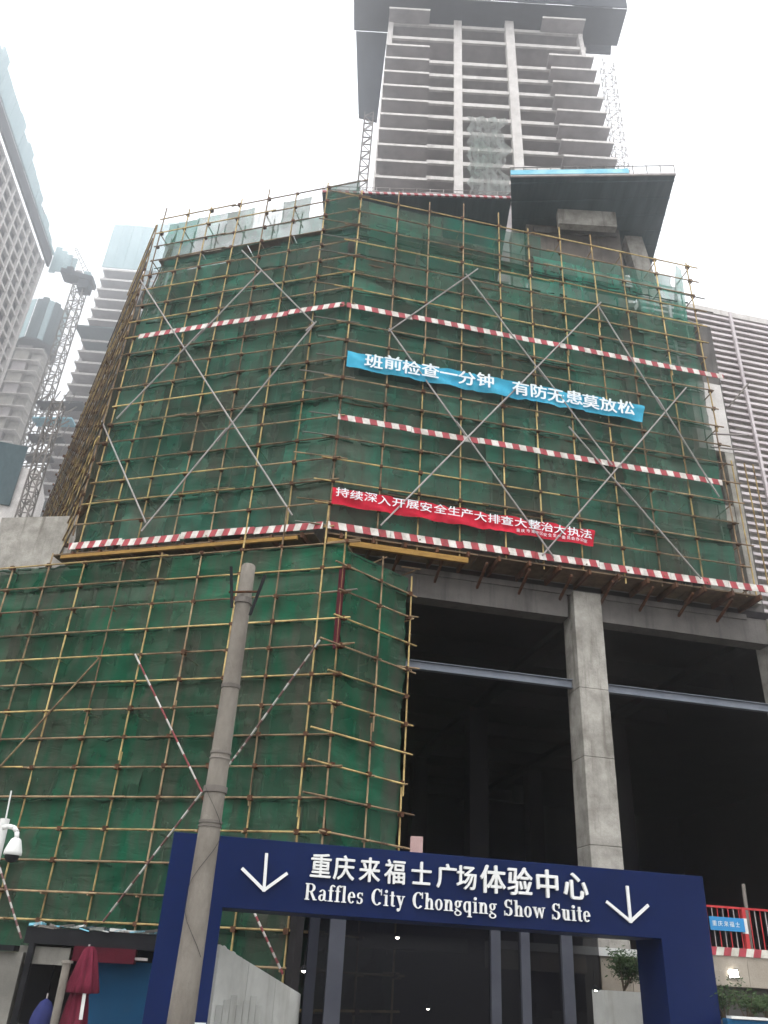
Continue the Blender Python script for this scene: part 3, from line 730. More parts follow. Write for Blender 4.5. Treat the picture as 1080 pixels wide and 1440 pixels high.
# scissor braces
def brace(F, p, q, mat=POLE_G, par=up, off=0.2, r=0.036, name='brace'):
    a, b = F.hit(*p, off), F.hit(*q, off); L_ = ((a[0] - b[0]) ** 2 + (a[1] - b[1]) ** 2) ** .5
    A, B = F.P(a[0], a[1], off), F.P(b[0], b[1], off)
    if L_ > 8:
        t = random.uniform(.45, .6); M = A.lerp(B, t); e = (B - A).normalized() * .35; sh = F.n * .07
        pole(par, name, A, M + e, r, mat); pole(par, name, M - e + sh, B + sh, r, mat)
    else: pole(par, name, A, B, r, mat)
for p, q in (((672, 378), (546, 466)), ((655, 385), (860, 655)), ((547, 462), (778, 785)), ((845, 425), (535, 740)), ((840, 428), (1010, 700)),
             ((965, 545), (762, 782)), ((800, 600), (985, 815))):
    brace(RW, p, q, off=0.2 + random.uniform(0, .06))
for p, q in (((197, 393), (412, 726)), ((340, 352), (442, 455)), ((368, 380), (165, 590)), ((445, 452), (200, 748)), ((143, 592), (205, 735)), ((442, 455), (430, 465))):
    brace(LW, p, q, off=0.2 + random.uniform(0, .06))
# stray tubes poking out round the corner and at the right end
for z in ZR[::1]:
    if random.random() < .8: pole(up, 'stub_tube', RW.P(-1.5 + random.uniform(-.3, .4), z + .06, 0.0), RW.P(0.6, z + .06, 0.12), PR * .85, random.choice((POLE_R, POLE_DK)))
pole(up, 'stub_tube', RW.at(1052, 540, .3), RW.at(1025, 572, .3), .04, POLE_DK)
for (y0_, y1_) in ((610, 612), (628, 634)): pole(up, 'stub_tube', RW.at(1000, y0_, -.2), RW.at(1053, y1_, -.2), .045, POLE_G)
for xx in (1038, 1056, 1068):
    q = RW.hit(xx, 700, -.8); pole(up, 'standard', RW.P(q[0], 16.5, -.8), RW.P(q[0], 23.5, -.8), PR, POLE_Y)
# cantilever base: beams and soffit under the upper scaffold
for i in range(15):
    s = 0.6 + i * 1.25
    bm = MB(); RW.box(bm, s - .05, s + .05, 15.86, 16.08, 0.35, -1.35); bm.build('cantilever_beam', RUST, up)
for i in range(9):
    s = 0.8 + i * 1.25
    bm = MB(); LW.box(bm, s - .05, s + .05, 15.86, 16.08, 0.35, -1.5); bm.build('cantilever_beam', RUST, up)
for i in range(6):
    RW.box(MB(), 0.0 + i * 3.05, 3.0 + i * 3.05, 16.1, 16.16, 0.1, -1.2).build('bottom_deck', PLANK, up)
for i in range(4):
    LW.box(MB(), 0.4 + i * 2.9, 3.25 + i * 2.9, 16.1, 16.16, 0.1, -1.2).build('bottom_deck', PLANK, up)
LW.box(MB(), 0.9, 11.2, 15.72, 15.86, 0.5, 0.38).build('edge_girder', YELLOW, up)
RW.box(MB(), 0.1, 5.6, 15.62, 15.84, 0.3, 0.16).build('edge_girder', YELLOW, up, label='bright ochre girder under the corner')
for i in range(10):
    s = 1.1 + i * 1.75
    mb = MB(); mb.box(RW.P(s, 15.84, 0.15), RW.d * .09, RW.n * -1.25 + Vector((0, 0, -.5)), (0, 0, -.10)); mb.build('knee_bracket', RUST, up)
RW.box(MB(), -0.2, 18.4, 15.6, 15.84, -1.18, -1.24).build('wall_girder', CONC_D, up)

# side scaffold
sd = thing('side_scaffold', SW.P(0, 17, 0), 'dense brown scaffold seen edge on running back from the left corner', 'scaffold')
top = lambda s: 36.2 - 0.22 * s
ssd = frange(0.2, 29, 1.5)
for off in (0.1, -0.95):
    for s in ssd:
        pole(sd, 'standard', SW.P(s, 17.0 + 0.12 * s, off), SW.P(s + random.uniform(-.1, .1), top(s) + random.uniform(-.4, .5), off), PR * 1.1, random.choice((POLE_Y, POLE_R, POLE_DK)))
    for z in frange(17.2, 36, 0.9):
        smax = min(29.5, (36.4 - z) / 0.22)
        if smax < 1: continue
        s = 0
        while s < smax:
            e = min(s + random.uniform(5, 9), smax)
            pole(sd, 'ledger', SW.P(s - .3, z + random.uniform(-.08, .08), off + .08), SW.P(e + .3, z + random.uniform(-.08, .08), off + .08), PR * 1.1, random.choice((POLE_R, POLE_R, POLE_Y, POLE_DK))); s = e
couplers(SW, ssd, frange(17.2, 34, .9), 0.12, sd, .5)
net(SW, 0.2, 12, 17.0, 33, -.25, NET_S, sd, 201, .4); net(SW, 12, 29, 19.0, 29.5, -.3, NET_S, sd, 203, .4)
for i in range(8):
    SW.box(MB(), i * 3.5, i * 3.5 + 3.4, 19 + (i % 3) * 2.7, 19.05 + (i % 3) * 2.7, -0.1, -0.9).build('plank_deck', PLANK, sd)

# lower scaffold
lo = thing('lower_scaffold', LL.P(0, 0, 0), 'lower tube scaffold with emerald netting and red white braces at street level left', 'scaffold')
SLL = [0.05, 0.9, 2.6, 4.2, 5.87, 7.6, 9.3, 11.0, 12.7, 14.4, 16.1, 17.8]
ZLL = [0.7, 1.65, 2.6, 3.42] + frange(4.35, 15.4, 0.995)
S3 = [1.6, 3.1]
standards(LL, SLL, 0.5, 15.6, 0, lo, tops=lambda s: 15.3 if s < .5 or s > 4 else 16.6)
standards(L3, S3, 0.5, 14.9, 0, lo, tops=lambda s: 15.1)
ledgers(LL, ZLL, 0, 18, 0.07, lo, 0.5)
for z in ZLL[:-1]:
    pole(lo, 'ledger', L3.P(-random.uniform(.3, 1.1), z, 0.08), L3.P(3.1 + random.uniform(.1, .6), z + random.uniform(-.05, .05), 0.08), PR, random.choice((POLE_R, POLE_Y)))
couplers(LL, SLL, ZLL, 0.05, lo); couplers(L3, [0] + S3, ZLL[:-1], .05, lo)
rows = [0.7, 2.6, 4.35, 6.34, 8.33, 10.32, 12.31, 14.3]
net_rows(LL, rows, 15.3, 0.1, 18, 3.4, lo, lambda s, z: NET_L, res=0.16)
net_rows(L3, rows, 14.95, 0.05, 3.1, 3.2, lo, lambda s, z: NET_L, res=0.14)
seams(LL, rows[1:] + [15.25], 0, 18, -.02, lo, BUNCH); seams(L3, rows[1:] + [14.9], 0, 3.1, -.02, lo, BUNCH)
for F, ss in ((LL, SLL[1:]), (L3, S3)):
    for s in ss: pole(lo, 'inner_standard', F.P(s + .1, 0, -1.0), F.P(s + .1, 15, -1.0), PR, POLE_DK)
tr = MB()
for s in SLL:
    for z in ZLL[1::2]: tr.tube(LL.P(s + .06, z - .05, 0.2), LL.P(s + .06, z - .05, -1.3), PR * .9, n=5)
for s in S3:
    for z in ZLL[1::2]: tr.tube(L3.P(s + .06, z - .05, 0.25), L3.P(s + .06, z - .05, -1.0), PR * .9, n=5)
tr.build('transom', POLE_R, lo, kind='stuff')
for z in ZLL[1:]:
    if random.random() < .6:
        pole(lo, 'stub_tube', LL.P(random.uniform(-.6, -.2), z + .05, .1), LL.P(0.8, z + .05, .02), PR * .9, random.choice((POLE_DK, POLE_R)))
        q = L3.P(3.1, z + .07, .1); pole(lo, 'stub_tube', q - RW.d * .4, q + RW.d * random.uniform(.05, .45), PR * .9, POLE_R)
RWS = stripe_mat('banded_tube', (1, 0, 0), 1, objz=True, n=6, red=(0.22, 0.03, 0.035), white=(0.50, 0.47, 0.44))
RWS2 = stripe_mat('banded_tube_pale', (1, 0, 0), 1, objz=True, n=7, red=(0.13, 0.055, 0.05), white=(0.42, 0.40, 0.37))
brace(LL, (190, 920), (284, 1114), RWS, lo, .22); brace(LL, (284, 1114), (145, 1296), RWS2, lo, .22)
brace(LL, (450, 900), (345, 1045), RWS2, lo, .22); brace(LL, (140, 925), (-20, 1100), POLE_R, lo, .2)
brace(LL, (-5, 1205), (30, 1320), RWS2, lo, .22); brace(LL, (345, 1045), (300, 1105), RWS2, lo, .27)
brace(LL, (357, 1282), (398, 1370), RWS, lo, .22)
LL.box(MB(), 0.05, 0.25, 11.2, 14.2, 0.1, 0.0).build('corner_cloth', MAROON, lo)

# ------------------------------------------------------------------ lettering helpers
def glyph_mesh(ch, size, extrude, bold):
    """a character; it is made bolder by stacked, slightly shifted copies, each 1.5 mm deeper than the last"""
    cu = bpy.data.curves.new('glyph', 'FONT'); cu.body = ch; cu.size = size; cu.extrude = extrude
    cu.align_x = 'CENTER'; cu.resolution_u = 3
    o = bpy.data.objects.new('glyph', cu); col.objects.link(o)
    dg = bpy.context.evaluated_depsgraph_get(); me = bpy.data.meshes.new_from_object(o.evaluated_get(dg))
    bpy.data.objects.remove(o); bpy.data.curves.remove(cu)
    if not bold: return me
    vs_ = [v.co.copy() for v in me.vertices]; fs = [tuple(p_.vertices) for p_ in me.polygons]; V, Fc = [], []
    for k, (dx, dy) in enumerate(((-1, 0), (1, 0), (0, .7), (0, -.7), (.7, .5), (-.7, -.5))):
        n0 = len(V); V += [(v.x + dx * bold, v.y + dy * bold, v.z + k * 0.0015) for v in vs_]; Fc += [tuple(n0 + i for i in f) for f in fs]
    m2 = bpy.data.meshes.new('glyph'); m2.from_pydata(V, [], Fc); m2.update(); return m2
def place_glyph(me, name, mat, par, pos, right, up_, nrm, sx=1.0, label=None):
    """par's mesh-space glyph set on the plane (right, up_)"""
    me.materials.clear(); me.materials.append(mat)
    o = bpy.data.objects.new(name, me); col.objects.link(o); o.parent = par
    mtx = Matrix((right.normalized() * sx, up_.normalized(), nrm.normalized())).transposed().to_4x4()
    me.transform(mtx); o.location = pos - base(par)
    if label: o['label'] = label
    return o

# banners
def banner(label, F, pts, mat, off, text, tmat, tsize, t0, t1, tvo, tsx, tb, par_name='banner'):
    """pts: left-top, right-top, right-bottom, left-bottom pixels on the wing"""
    q = [F.hit(*p, off) for p in pts]; lt, rt, rb, lb = q
    t = thing(par_name, F.P(lb[0], lb[1], off), label, 'banner')
    nu, nv = 90, 8; mb = MB()
    def PP(u, v):
        s = (lt[0] * (1 - u) + rt[0] * u) * v + (lb[0] * (1 - u) + rb[0] * u) * (1 - v)
        z = (lt[1] * (1 - u) + rt[1] * u) * v + (lb[1] * (1 - u) + rb[1] * u) * (1 - v)
        sag = -0.07 * (0.5 - 0.5 * math.cos(u * 2 * math.pi * 6)) * (0.5 + v)
        w = 0.06 * math.sin(v * 4 + u * 43 + 3 * noise.noise((u * 14, v, 2))) + 0.05 * noise.noise((u * 50, v * 3, 1))
        return F.P(s, z + sag * .6, off + w)
    for j in range(nv + 1):
        for i in range(nu + 1): mb.v.append(PP(i / nu, j / nv))
    for j in range(nv):
        for i in range(nu): k = j * (nu + 1) + i; mb.f.append((k, k + 1, k + nu + 2, k + nu + 1))
    mb.build('cloth', mat, t, smooth=True)
    L_ = rt[0] - lt[0]; n = len(text)
    for i, ch in enumerate(text):
        if ch == ' ': continue
        u = t0 + (t1 - t0) * i / (n - 1)
        c = PP(u, tvo) + F.n * 0.12; sl = (PP(min(u + .02, 1), tvo) - PP(max(u - .02, 0), tvo))
        sl = Vector((F.d.x, F.d.y, 0)) + Vector((0, 0, (rt[1] - lt[1]) / L_))
        place_glyph(glyph_mesh(ch, tsize, 0.004, tsize * tb), 'printed_character', tmat, t, c, sl, Vector((0, 0, 1)), F.n, tsx)
    return t, PP
CLOTH_B = rough_mat('turquoise_cloth', (0.035, 0.27, 0.42), (0.07, 0.38, 0.52), 1.4, 0.8, stretch=(1, 1, .4), bump=0.4, bscale=3)
CLOTH_R = rough_mat('red_cloth', (0.42, 0.012, 0.030), (0.55, 0.025, 0.05), 1.4, 0.8, stretch=(1, 1, .4), bump=0.3, bscale=3)
PRINT = rough_mat('white_print', (0.62, 0.66, 0.68), (0.74, 0.77, 0.78), 3, 0.8, bump=0)
banner('turquoise blue banner with one line of white characters across the upper net', RW, [(489, 492), (906, 571), (904, 593), (487, 515)], CLOTH_B, 0.26,
       '班前检查一分钟 有防无患莫放松', PRINT, 0.80, 0.085, 0.935, 0.24, 1.05, 0.022)
t_, PP_ = banner('long red banner with small white characters just above the lowest warning boards', RW, [(468, 684), (836, 746), (835, 768), (466, 708)], CLOTH_R, 0.26,
       '持续深入开展安全生产大排查大整治大执法', PRINT, 0.44, 0.035, 0.965, 0.42, 1.25, 0.010)
sm = '重庆市渝中区安全生产委员会办公室'
for i, ch in enumerate(sm):
    u = 0.70 + 0.265 * i / (len(sm) - 1)
    place_glyph(glyph_mesh(ch, 0.17, 0.003, 0), 'printed_character', PRINT, t_, PP_(u, .12) + RW.n * .09, RW.d + Vector((0, 0, -.03)), Vector((0, 0, 1)), RW.n)

# ------------------------------------------------------------------ gate portal
G = Frame((-4.35, 20.01), 80)
gate = thing('entrance_portal', G.P(6.5, 0, 0), 'navy blue entrance portal with white raised lettering and two down arrows', 'portal')
GT, GO, GS0, GS1, GL = 4.24, 2.76, 1.32, 11.85, 13.15
dep = 1.35
MB().prism([G.P(x, z) for x, z in ((0, .12), (GS0, .12), (GS0, GO), (GS1, GO), (GS1, .12), (GL, .12), (GL, GT), (0, GT))], G.n * -dep).build('frame', NAVY, gate, bevel=0.012)
MB().box(G.P(0.88, 0.38, 0.02), G.d * 0.42, G.n * 0.02, (0, 0, 0.2)).build('notice_plate', PLASTIC_W, gate)
GU = Vector((0, 0, 1))
def sign_char(ch, px, py, size, sx=1.0):
    s, z = G.hit(px, py, 0.05)
    place_glyph(glyph_mesh(ch, size, 0.035, size * 0.020), 'raised_character', WHITE_L, gate, G.P(s, z, 0.06), G.d, GU, G.n, sx)
# baselines measured on the sign
s_a, z_a = G.hit(452, 1241, .05)
xs = [452, 487, 523, 560, 595, 634, 673, 710, 752, 793, 831 - 8]
xs = [450, 486, 522, 558, 595, 634, 674, 703, 739, 776, 812]
for i, (ch, x) in enumerate(zip('重庆来福士广场体验中心', xs[:7] + [692, 729, 770, 810])):
    pass
cx = [450, 483, 519, 555, 592, 628, 656, 693, 731, 770, 810]
for i, ch in enumerate('重庆来福士广场体验中心'):
    x = cx[i]; y = 1232 + (x - 452) * 0.078 + (0 if i < 7 else 2)
    sign_char(ch, x, y, 0.56 if i < 7 else 0.66, 0.92 if i < 7 else 0.98)
# serif latin capitals and minuscules, built stroke by stroke
B, A_, PL = 'b', 'r', 'p'
GLY = {
 'R': (.84, [(B, .07, .0, .25, 1), (B, 0, 0, .33, .06), (B, 0, .94, .34, 1), (A_, .38, .74, .31, .26, .18, .06, -90, 90), (PL, [(.32, .5), (.48, .52), (.76, .04), (.58, .02)]), (B, .58, 0, .84, .06), (B, .25, .48, .4, .54)]),
 'a': (.62, [(B, .35, .05, .51, .5), (A_, .29, .49, .22, .19, .14, .06, 0, 165), (A_, .25, .19, .22, .2, .15, .055, 50, 320), (B, .5, 0, .61, .06)]),
 'f': (.40, [(B, .1, .0, .26, .84), (B, 0, 0, .36, .06), (B, 0, .62, .37, .68), (A_, .30, .82, .2, .19, .14, .07, 25, 180)]),
 'l': (.36, [(B, .09, 0, .25, 1), (B, 0, 0, .34, .06), (B, 0, .94, .12, 1)]),
 'e': (.56, [(A_, .27, .34, .26, .35, .15, .06, 0, 318), (B, .13, .34, .5, .40)]),
 's': (.48, [(A_, .22, .50, .2, .19, .12, .055, 35, 270), (A_, .21, .19, .22, .2, .13, .055, -150, 90), (B, .36, .5, .41, .68), (B, .02, .0, .07, .18)]),
 'C': (.80, [(A_, .40, .5, .4, .51, .2, .06, 42, 318), (B, .66, .62, .72, .99)]),
 'i': (.36, [(B, .09, 0, .25, .68), (B, 0, 0, .34, .06), (B, 0, .62, .12, .68), (A_, .17, .88, .1, .1, .1, .1, 0, 360)]),
 't': (.40, [(B, .1, .06, .26, .9), (B, 0, .62, .36, .68), (A_, .27, .14, .17, .15, .13, .06, 180, 320)]),
 'y': (.60, [(PL, [(.04, .64), (.22, .64), (.38, .14), (.28, .0)]), (PL, [(.45, .64), (.52, .64), (.27, -.22), (.2, -.22)]), (B, 0, .62, .29, .68), (B, .38, .62, .6, .68), (A_, .14, -.18, .1, .1, .1, .1, 0, 360)]),
 'h': (.68, [(B, .08, 0, .24, 1), (B, 0, 0, .32, .06), (B, 0, .94, .12, 1), (A_, .36, .44, .22, .25, .16, .07, 0, 170), (B, .42, 0, .58, .46), (B, .35, 0, .66, .06)]),
 'n': (.68, [(B, .08, 0, .24, .68), (B, 0, 0, .32, .06), (B, 0, .62, .12, .68), (A_, .36, .44, .22, .25, .16, .07, 0, 170), (B, .42, 0, .58, .46), (B, .35, 0, .66, .06)]),
 'o': (.58, [(A_, .27, .34, .27, .35, .15, .06, 0, 360)]),
 'g': (.58, [(A_, .25, .47, .22, .22, .13, .06, 0, 360), (A_, .26, -.08, .26, .17, .1, .06, 0, 360), (PL, [(.06, .14), (.12, .24), (.3, .1), (.26, .04)]), (B, .40, .6, .56, .68)]),
 'q': (.64, [(A_, .27, .34, .26, .35, .15, .06, 40, 320), (B, .38, -.28, .54, .68), (B, .3, -.28, .62, -.22)]),
 'S': (.66, [(A_, .29, .74, .27, .27, .16, .06, 30, 268), (A_, .29, .27, .3, .28, .17, .06, -150, 92), (B, .5, .70, .56, 1), (B, .0, .0, .05, .3)]),
 'w': (.90, [(PL, [(.04, .64), (.22, .64), (.36, .08), (.28, .0)]), (PL, [(.42, .64), (.47, .6), (.33, .0), (.27, .0)]), (PL, [(.38, .64), (.56, .64), (.70, .08), (.62, .0)]), (PL, [(.78, .64), (.84, .64), (.68, .0), (.61, .0)]), (B, 0, .62, .28, .68), (B, .68, .62, .92, .68)]),
 'u': (.66, [(B, .08, .2, .24, .68), (A_, .3, .22, .22, .23, .16, .07, 180, 350), (B, .38, 0, .54, .66), (B, 0, .62, .1, .68), (B, .31, .62, .40, .68), (B, .53, 0, .63, .06)]),
}
def serif(ch, F, s, z, o, H, sx, dep_, par, mat):
    mb = MB(); k = 0
    def W(x, y, oo): return F.P(s + x * H * sx, z + y * H, oo)
    for e in GLY[ch][1]:
        front = o + dep_ + k * 0.0016; k += 1
        if e[0] == B:
            _, x0, y0, x1, y1 = e; mb.box(W(x0, y0, o), F.d * ((x1 - x0) * H * sx), F.n * (front - o), (0, 0, (y1 - y0) * H))
        elif e[0] == PL:
            mb.prism([W(x, y, o) for x, y in e[1]], F.n * (front - o))
        else:
            _, cx_, cy_, rx, ry, tx, ty, a0, a1 = e; n = max(6, int(abs(a1 - a0) / 20)); st = len(mb.v)
            for i in range(n + 1):
                a = R(a0 + (a1 - a0) * i / n); c, s_ = math.cos(a), math.sin(a)
                for (rr, q) in (((rx, ry), o), ((rx, ry), front), ((max(rx - tx, .001), max(ry - ty, .001)), front), ((max(rx - tx, .001), max(ry - ty, .001)), o)):
                    mb.v.append(W(cx_ + rr[0] * c, cy_ + rr[1] * s_, q))
            for i in range(n):
                for j in range(4):
                    a = st + i * 4 + j; b = st + i * 4 + (j + 1) % 4; mb.f.append((a, b, b + 4, a + 4))
            mb.f.append((st, st + 3, st + 2, st + 1)); e_ = st + n * 4; mb.f.append((e_, e_ + 1, e_ + 2, e_ + 3))
    return mb.build('raised_letter', mat, par)
txt = 'Raffles City Chongqing Show Suite'
sL, zL = G.hit(428, 1265, .05); sE, zE = G.hit(831, 1297, .05)
adv = [GLY[c][0] if c != ' ' else 0.42 for c in txt]; gap = 0.07
tot = sum(adv) + gap * (len(txt) - 1); H = 0.345; sxx = (sE - sL) / (tot * H)
cur = 0
for c, a in zip(txt, adv):
    if c != ' ': serif(c, G, sL + cur * H * sxx, zL + (zE - zL) * cur / tot, 0.02, H, sxx, 0.05, gate, WHITE_L)
    cur += a + gap
# arrows: shaft and two barbs
def arrow(ax, bx, cx_, top_):
    a = G.at(*bx, .03)
    for p in (top_, ax, cx_):
        q = G.at(*p, .03); d_ = (q - a); L_ = d_.length; d_.normalize(); side = d_.cross(G.n) * 0.034
        MB().box(a - side - d_ * (0.03 if p is top_ else 0), d_ * L_, side * 2, G.n * (0.05 if p is top_ else 0.048 if p is ax else 0.046)).build('arrow_bar', WHITE_L, gate)
arrow((340, 1221), (371, 1252), (404, 1228), (375, 1198)); arrow((852, 1268), (886, 1296), (911, 1273), (881, 1244))
MB().box(at(577, 1200, 21.5), (0.3, 0, 0), (0, 0.3, 0), (0, 0, 0.4)).build('ballast_block', rough_mat('pinkish_block', (.35, .22, .2), (.42, .3, .28), 2), gate)

# ------------------------------------------------------------------ glazed show room behind the portal
SH = Frame(at(475, 1310, 25.2)[:2], 80)
show = thing('glazed_showroom', SH.P(4, 0, 0), 'dark glazed showroom front with tall grey mullions behind the portal', 'building')
def sx_(px, D=None, py=1370): return SH.hit(px, py)[0]
zt2 = 3.35
ms = [(433, 447, MULL_D), (462, 484, MULL), (690, 703, MULL), (732, 744, MULL), (789, 804, MULL)]
ms2 = [(a, b, m_) for a, b, m_ in ms]
for a, b, m_ in ms2:
    SH.box(MB(), sx_(a, py=1330), sx_(b, py=1330), 0.12, zt2, 0.06, -0.22).build('mullion', m_, show)
edges = [sx_(484, py=1330), sx_(690, py=1330), sx_(703, py=1330), sx_(732, py=1330), sx_(744, py=1330), sx_(789, py=1330), sx_(804, py=1330), sx_(843, py=1330)]
for i in range(0, 8, 2): SH.box(MB(), edges[i] + .01, edges[i + 1] - .01, 0.15, zt2, -0.05, -0.07).build('glass_pane', GLASSD, show)
SH.box(MB(), sx_(447, py=1330) + .01, sx_(462, py=1330) - .01, 0.15, zt2, -0.05, -0.07).build('glass_pane', GLASSD, show)
SH.box(MB(), sx_(425, py=1330), sx_(845, py=1330), zt2, zt2 + 0.3, 0.05, -0.3).build('head_beam', MULL_D, show)
SH.box(MB(), sx_(484, py=1330), sx_(690, py=1330), 2.35, 2.75, -2.2, -2.5).build('inner_bulkhead', CONC_D, show)
SH.box(MB(), sx_(703, py=1330), sx_(843, py=1330), 2.0, 2.7, -1.0, -1.4).build('inner_bulkhead', BEIGE, show)
SH.box(MB(), sx_(425, py=1330), sx_(845, py=1330), 0.12, 3.6, -6.5, -6.7).build('rear_wall', CONC_IN_SHADE, show)
SH.box(MB(), sx_(425, py=1330) - .2, sx_(425, py=1330), 0.12, 3.6, 0, -6.5).build('side_wall', CONC_IN_SHADE, show)
SH.box(MB(), sx_(425, py=1330), sx_(845, py=1330), 3.66, 3.8, 0.05, -6.7).build('roof', CONC_IN_SHADE, show)
def spot(px, py, D, label, r=0.055, aim=(0, -1, -0.6)):
    q = at(px, py, D); t = thing('spotlight', q, label, 'lamp', 'spotlights inside the showroom')
    a = Vector(aim).normalized()
    mb = MB(); mb.lathe(q, [(0.02, 0.16), (r * 1.2, 0.12), (r * 1.25, -0.0), (r, -0.01)], 12, -a); mb.build('housing', BLACK, t)
    m2 = MB(); m2.lathe(q + a * .004, [(0.001, 0.02), (r * 0.55, 0.012), (r * 0.8, 0.0)], 12, a); m2.build('lens', LAMP, t)
    MB().box(q + Vector((-r * 1.3, 0, r * .9)) + a * .0, (r * 2.6, 0, 0), a * .12, (0, 0, .008)).build('hood', BLACK, t)
    pole(t, 'stem', q - a * .1, q - a * .1 + Vector((0, 0, .4)), 0.012, BLACK)
spot(427, 1365, 24.6, 'small lit spotlight beside the dark mullion at the left end of the showroom', .06)
spot(559, 1318, 26.5, 'lit spotlight hanging high in the widest glass bay', .07)
spot(602, 1418, 26.5, 'lit spotlight low in the widest glass bay', .06)
spot(838, 1392, 24.8, 'lit spotlight beside the white planter box', .055)

# white hoarding inside the left of the portal
hf = thing('hoarding', at(360, 1400, 22.5), 'white panel hoarding with relief pattern seen through the left of the portal', 'hoarding')
h0, h1 = at(306, 1328, 21.9), at(420, 1398, 25.2)
for i in range(3):
    a, b = h0.lerp(h1, i / 3), h0.lerp(h1, (i + 1) / 3 - .004); a2, b2 = Vector((a.x, a.y, 0.12)), Vector((b.x, b.y, 0.12))
    n_ = (b2 - a2).cross(Vector((0, 0, 1))).normalized() * 0.08
    MB().prism([a2, b2, b, a], n_).build('panel', HOARD, hf)
for i in range(7):
    a = h0.lerp(h1, 0.05 + i * .07); q = Vector((a.x + .06, a.y - .09, 0.3)); MB().box(q, (.14, .0, 0), (0, .02, 0), (0, 0, 0.55 + .1 * (i % 3))).build('relief_block', HOARD, hf)
hp = [h0.lerp(h1, .05 + t * .02) + Vector((0, 0, .05 * math.sin(t * 1.2))) for t in range(12)]
rp = MB()
for i in range(11): rp.tube(hp[i], hp[i + 1], .015, n=5)
rp.build('rope', PLASTIC_W, hf)

# right-hand retaining wall, seen beside and through the portal
WF = Frame(at(1000, 1330, 23.6)[:2], 80)
rw = thing('retaining_wall', WF.P(2, 0, 0), 'beige stone retaining wall right of the portal with a striped coping', 'wall')
ztop_w = WF.hit(1003, 1343)[1]; zlow = WF.hit(1010, 1386)[1]
for i in range(7):
    WF.box(MB(), -0.6 + i * 1.5, 0.89 + i * 1.5, zlow, ztop_w, 0.1, -0.4).build('stone_panel', BEIGE, rw)
WF.box(MB(), -0.6, 10, 0.1, zlow, -0.5, -0.7).build('lower_wall', CONC_D, rw)
STR_W = stripe_mat('coping_stripe', WF.d, 0.42, slant=-0.35, red=(.42, .04, .06), white=(.68, .66, .58))
WF.box(MB(), -0.6, 10, ztop_w, ztop_w + 0.19, 0.14, -0.42).build('striped_coping', STR_W, rw)
rail = thing('railing', WF.P(2, ztop_w + .19, 0), 'red railing with white balusters on the striped coping right of the portal', 'railing')
zr = WF.hit(1000, 1273)[1]; zc0 = ztop_w + 0.19
WF.box(MB(), -0.6, 10, zr - .05, zr, 0.06, 0.0).build('top_rail', REDP, rail)
for i in range(54):
    s = -0.5 + i * 0.155; WF.box(MB(), s, s + .022, zc0, zr - .05, .04, .018).build('baluster', REDP if i % 2 else POLE_G, rail)
spx = WF.hit(1046, 1300)[0]
BANDW = stripe_mat('post_band', (0, 0, 1), 1, objz=True, n=1.5, red=(.42, .04, .06), duty=.5, white=(.42, .04, .06))
for s in (spx, spx + 2.6, spx + 5.2):
    WF.box(MB(), s - .05, s + .05, zc0, zr, .08, -.02).build('post', REDP, rail)
    WF.box(MB(), s - .053, s + .053, zc0 + (zr - zc0) * .36, zc0 + (zr - zc0) * .73, .083, -.023).build('post_band', PLASTIC_W, rail)
bd = MB(); z0b, z1b = WF.hit(1040, 1312)[1], WF.hit(1040, 1292)[1]
sgn = thing('notice_board', WF.P(spx - .6, z0b, .1), 'blue notice board with a row of white characters tied to the red railing', 'sign')
WF.box(bd, spx - 1.05, spx - .06, z0b + .02, z1b, .12, .095); bd.build('board', rough_mat('sky_blue_board', (.03, .2, .42), (.05, .25, .5), 1, .6, bump=0), sgn)
for i, ch in enumerate('重庆来福士'):
    place_glyph(glyph_mesh(ch, .14, .002, 0), 'printed_character', PRINT, sgn, WF.P(spx - .92 + i * .165, z0b + .13, .126), WF.d, GU, WF.n)
pole(rail, 'loose_timber', WF.at(1058, 1345, -.3), WF.at(1045, 1243, -.3), .05, POLE_DK)
fl_ = thing('floodlight', WF.at(1033, 1370, .2), 'lit white floodlight fixed to the beige retaining wall', 'lamp')
q = WF.at(1033, 1370, .2)
MB().box(q + Vector((-.13, .05, -.1)), (.26, 0, 0.02), (0, .1, 0), (0, 0.04, .2)).build('housing', BLACK, fl_)
MB().box(q + Vector((-.11, .03, -.08)), (.22, 0, 0.02), (0, .015, 0), (0, 0.035, .16)).build('lens', LAMP, fl_)
# wall inside the portal on the right
IW = Frame(at(820, 1330, 27.5)[:2], 80)
iw = thing('garden_wall', IW.P(1, 0, 0), 'pale rendered wall behind the shrub seen through the right of the portal', 'wall')
sa = IW.hit(845, 1360)[0]; zi = IW.hit(860, 1345)[1]
for i in range(3): IW.box(MB(), sa + i * 1.0, sa + .98 + i * 1.0, 0.12, zi, 0, -.2).build('panel', BEIGE, iw)
s0_ = IW.hit(700, 1330)[0]
IW.box(MB(), s0_, sa + 3.2, zi, zi + .22, 0.1, -.3).build('white_coping', PLASTIC_W, iw)
pb = thing('planter_box', at(872, 1440, 25.4), 'pale grey planter box holding the shrub inside the portal', 'planter')
PB = Frame(at(850, 1393, 25.2)[:2], 80); zpb = PB.hit(860, 1393)[1]; wpb = 1.5
PB.box(MB(), 0, wpb, 0.75 + .01, zpb, 0, -.8).build('upper_panel', HOARD, pb); PB.box(MB(), 0, wpb, 0.12, 0.74, 0, -.8).build('lower_panel', HOARD, pb)

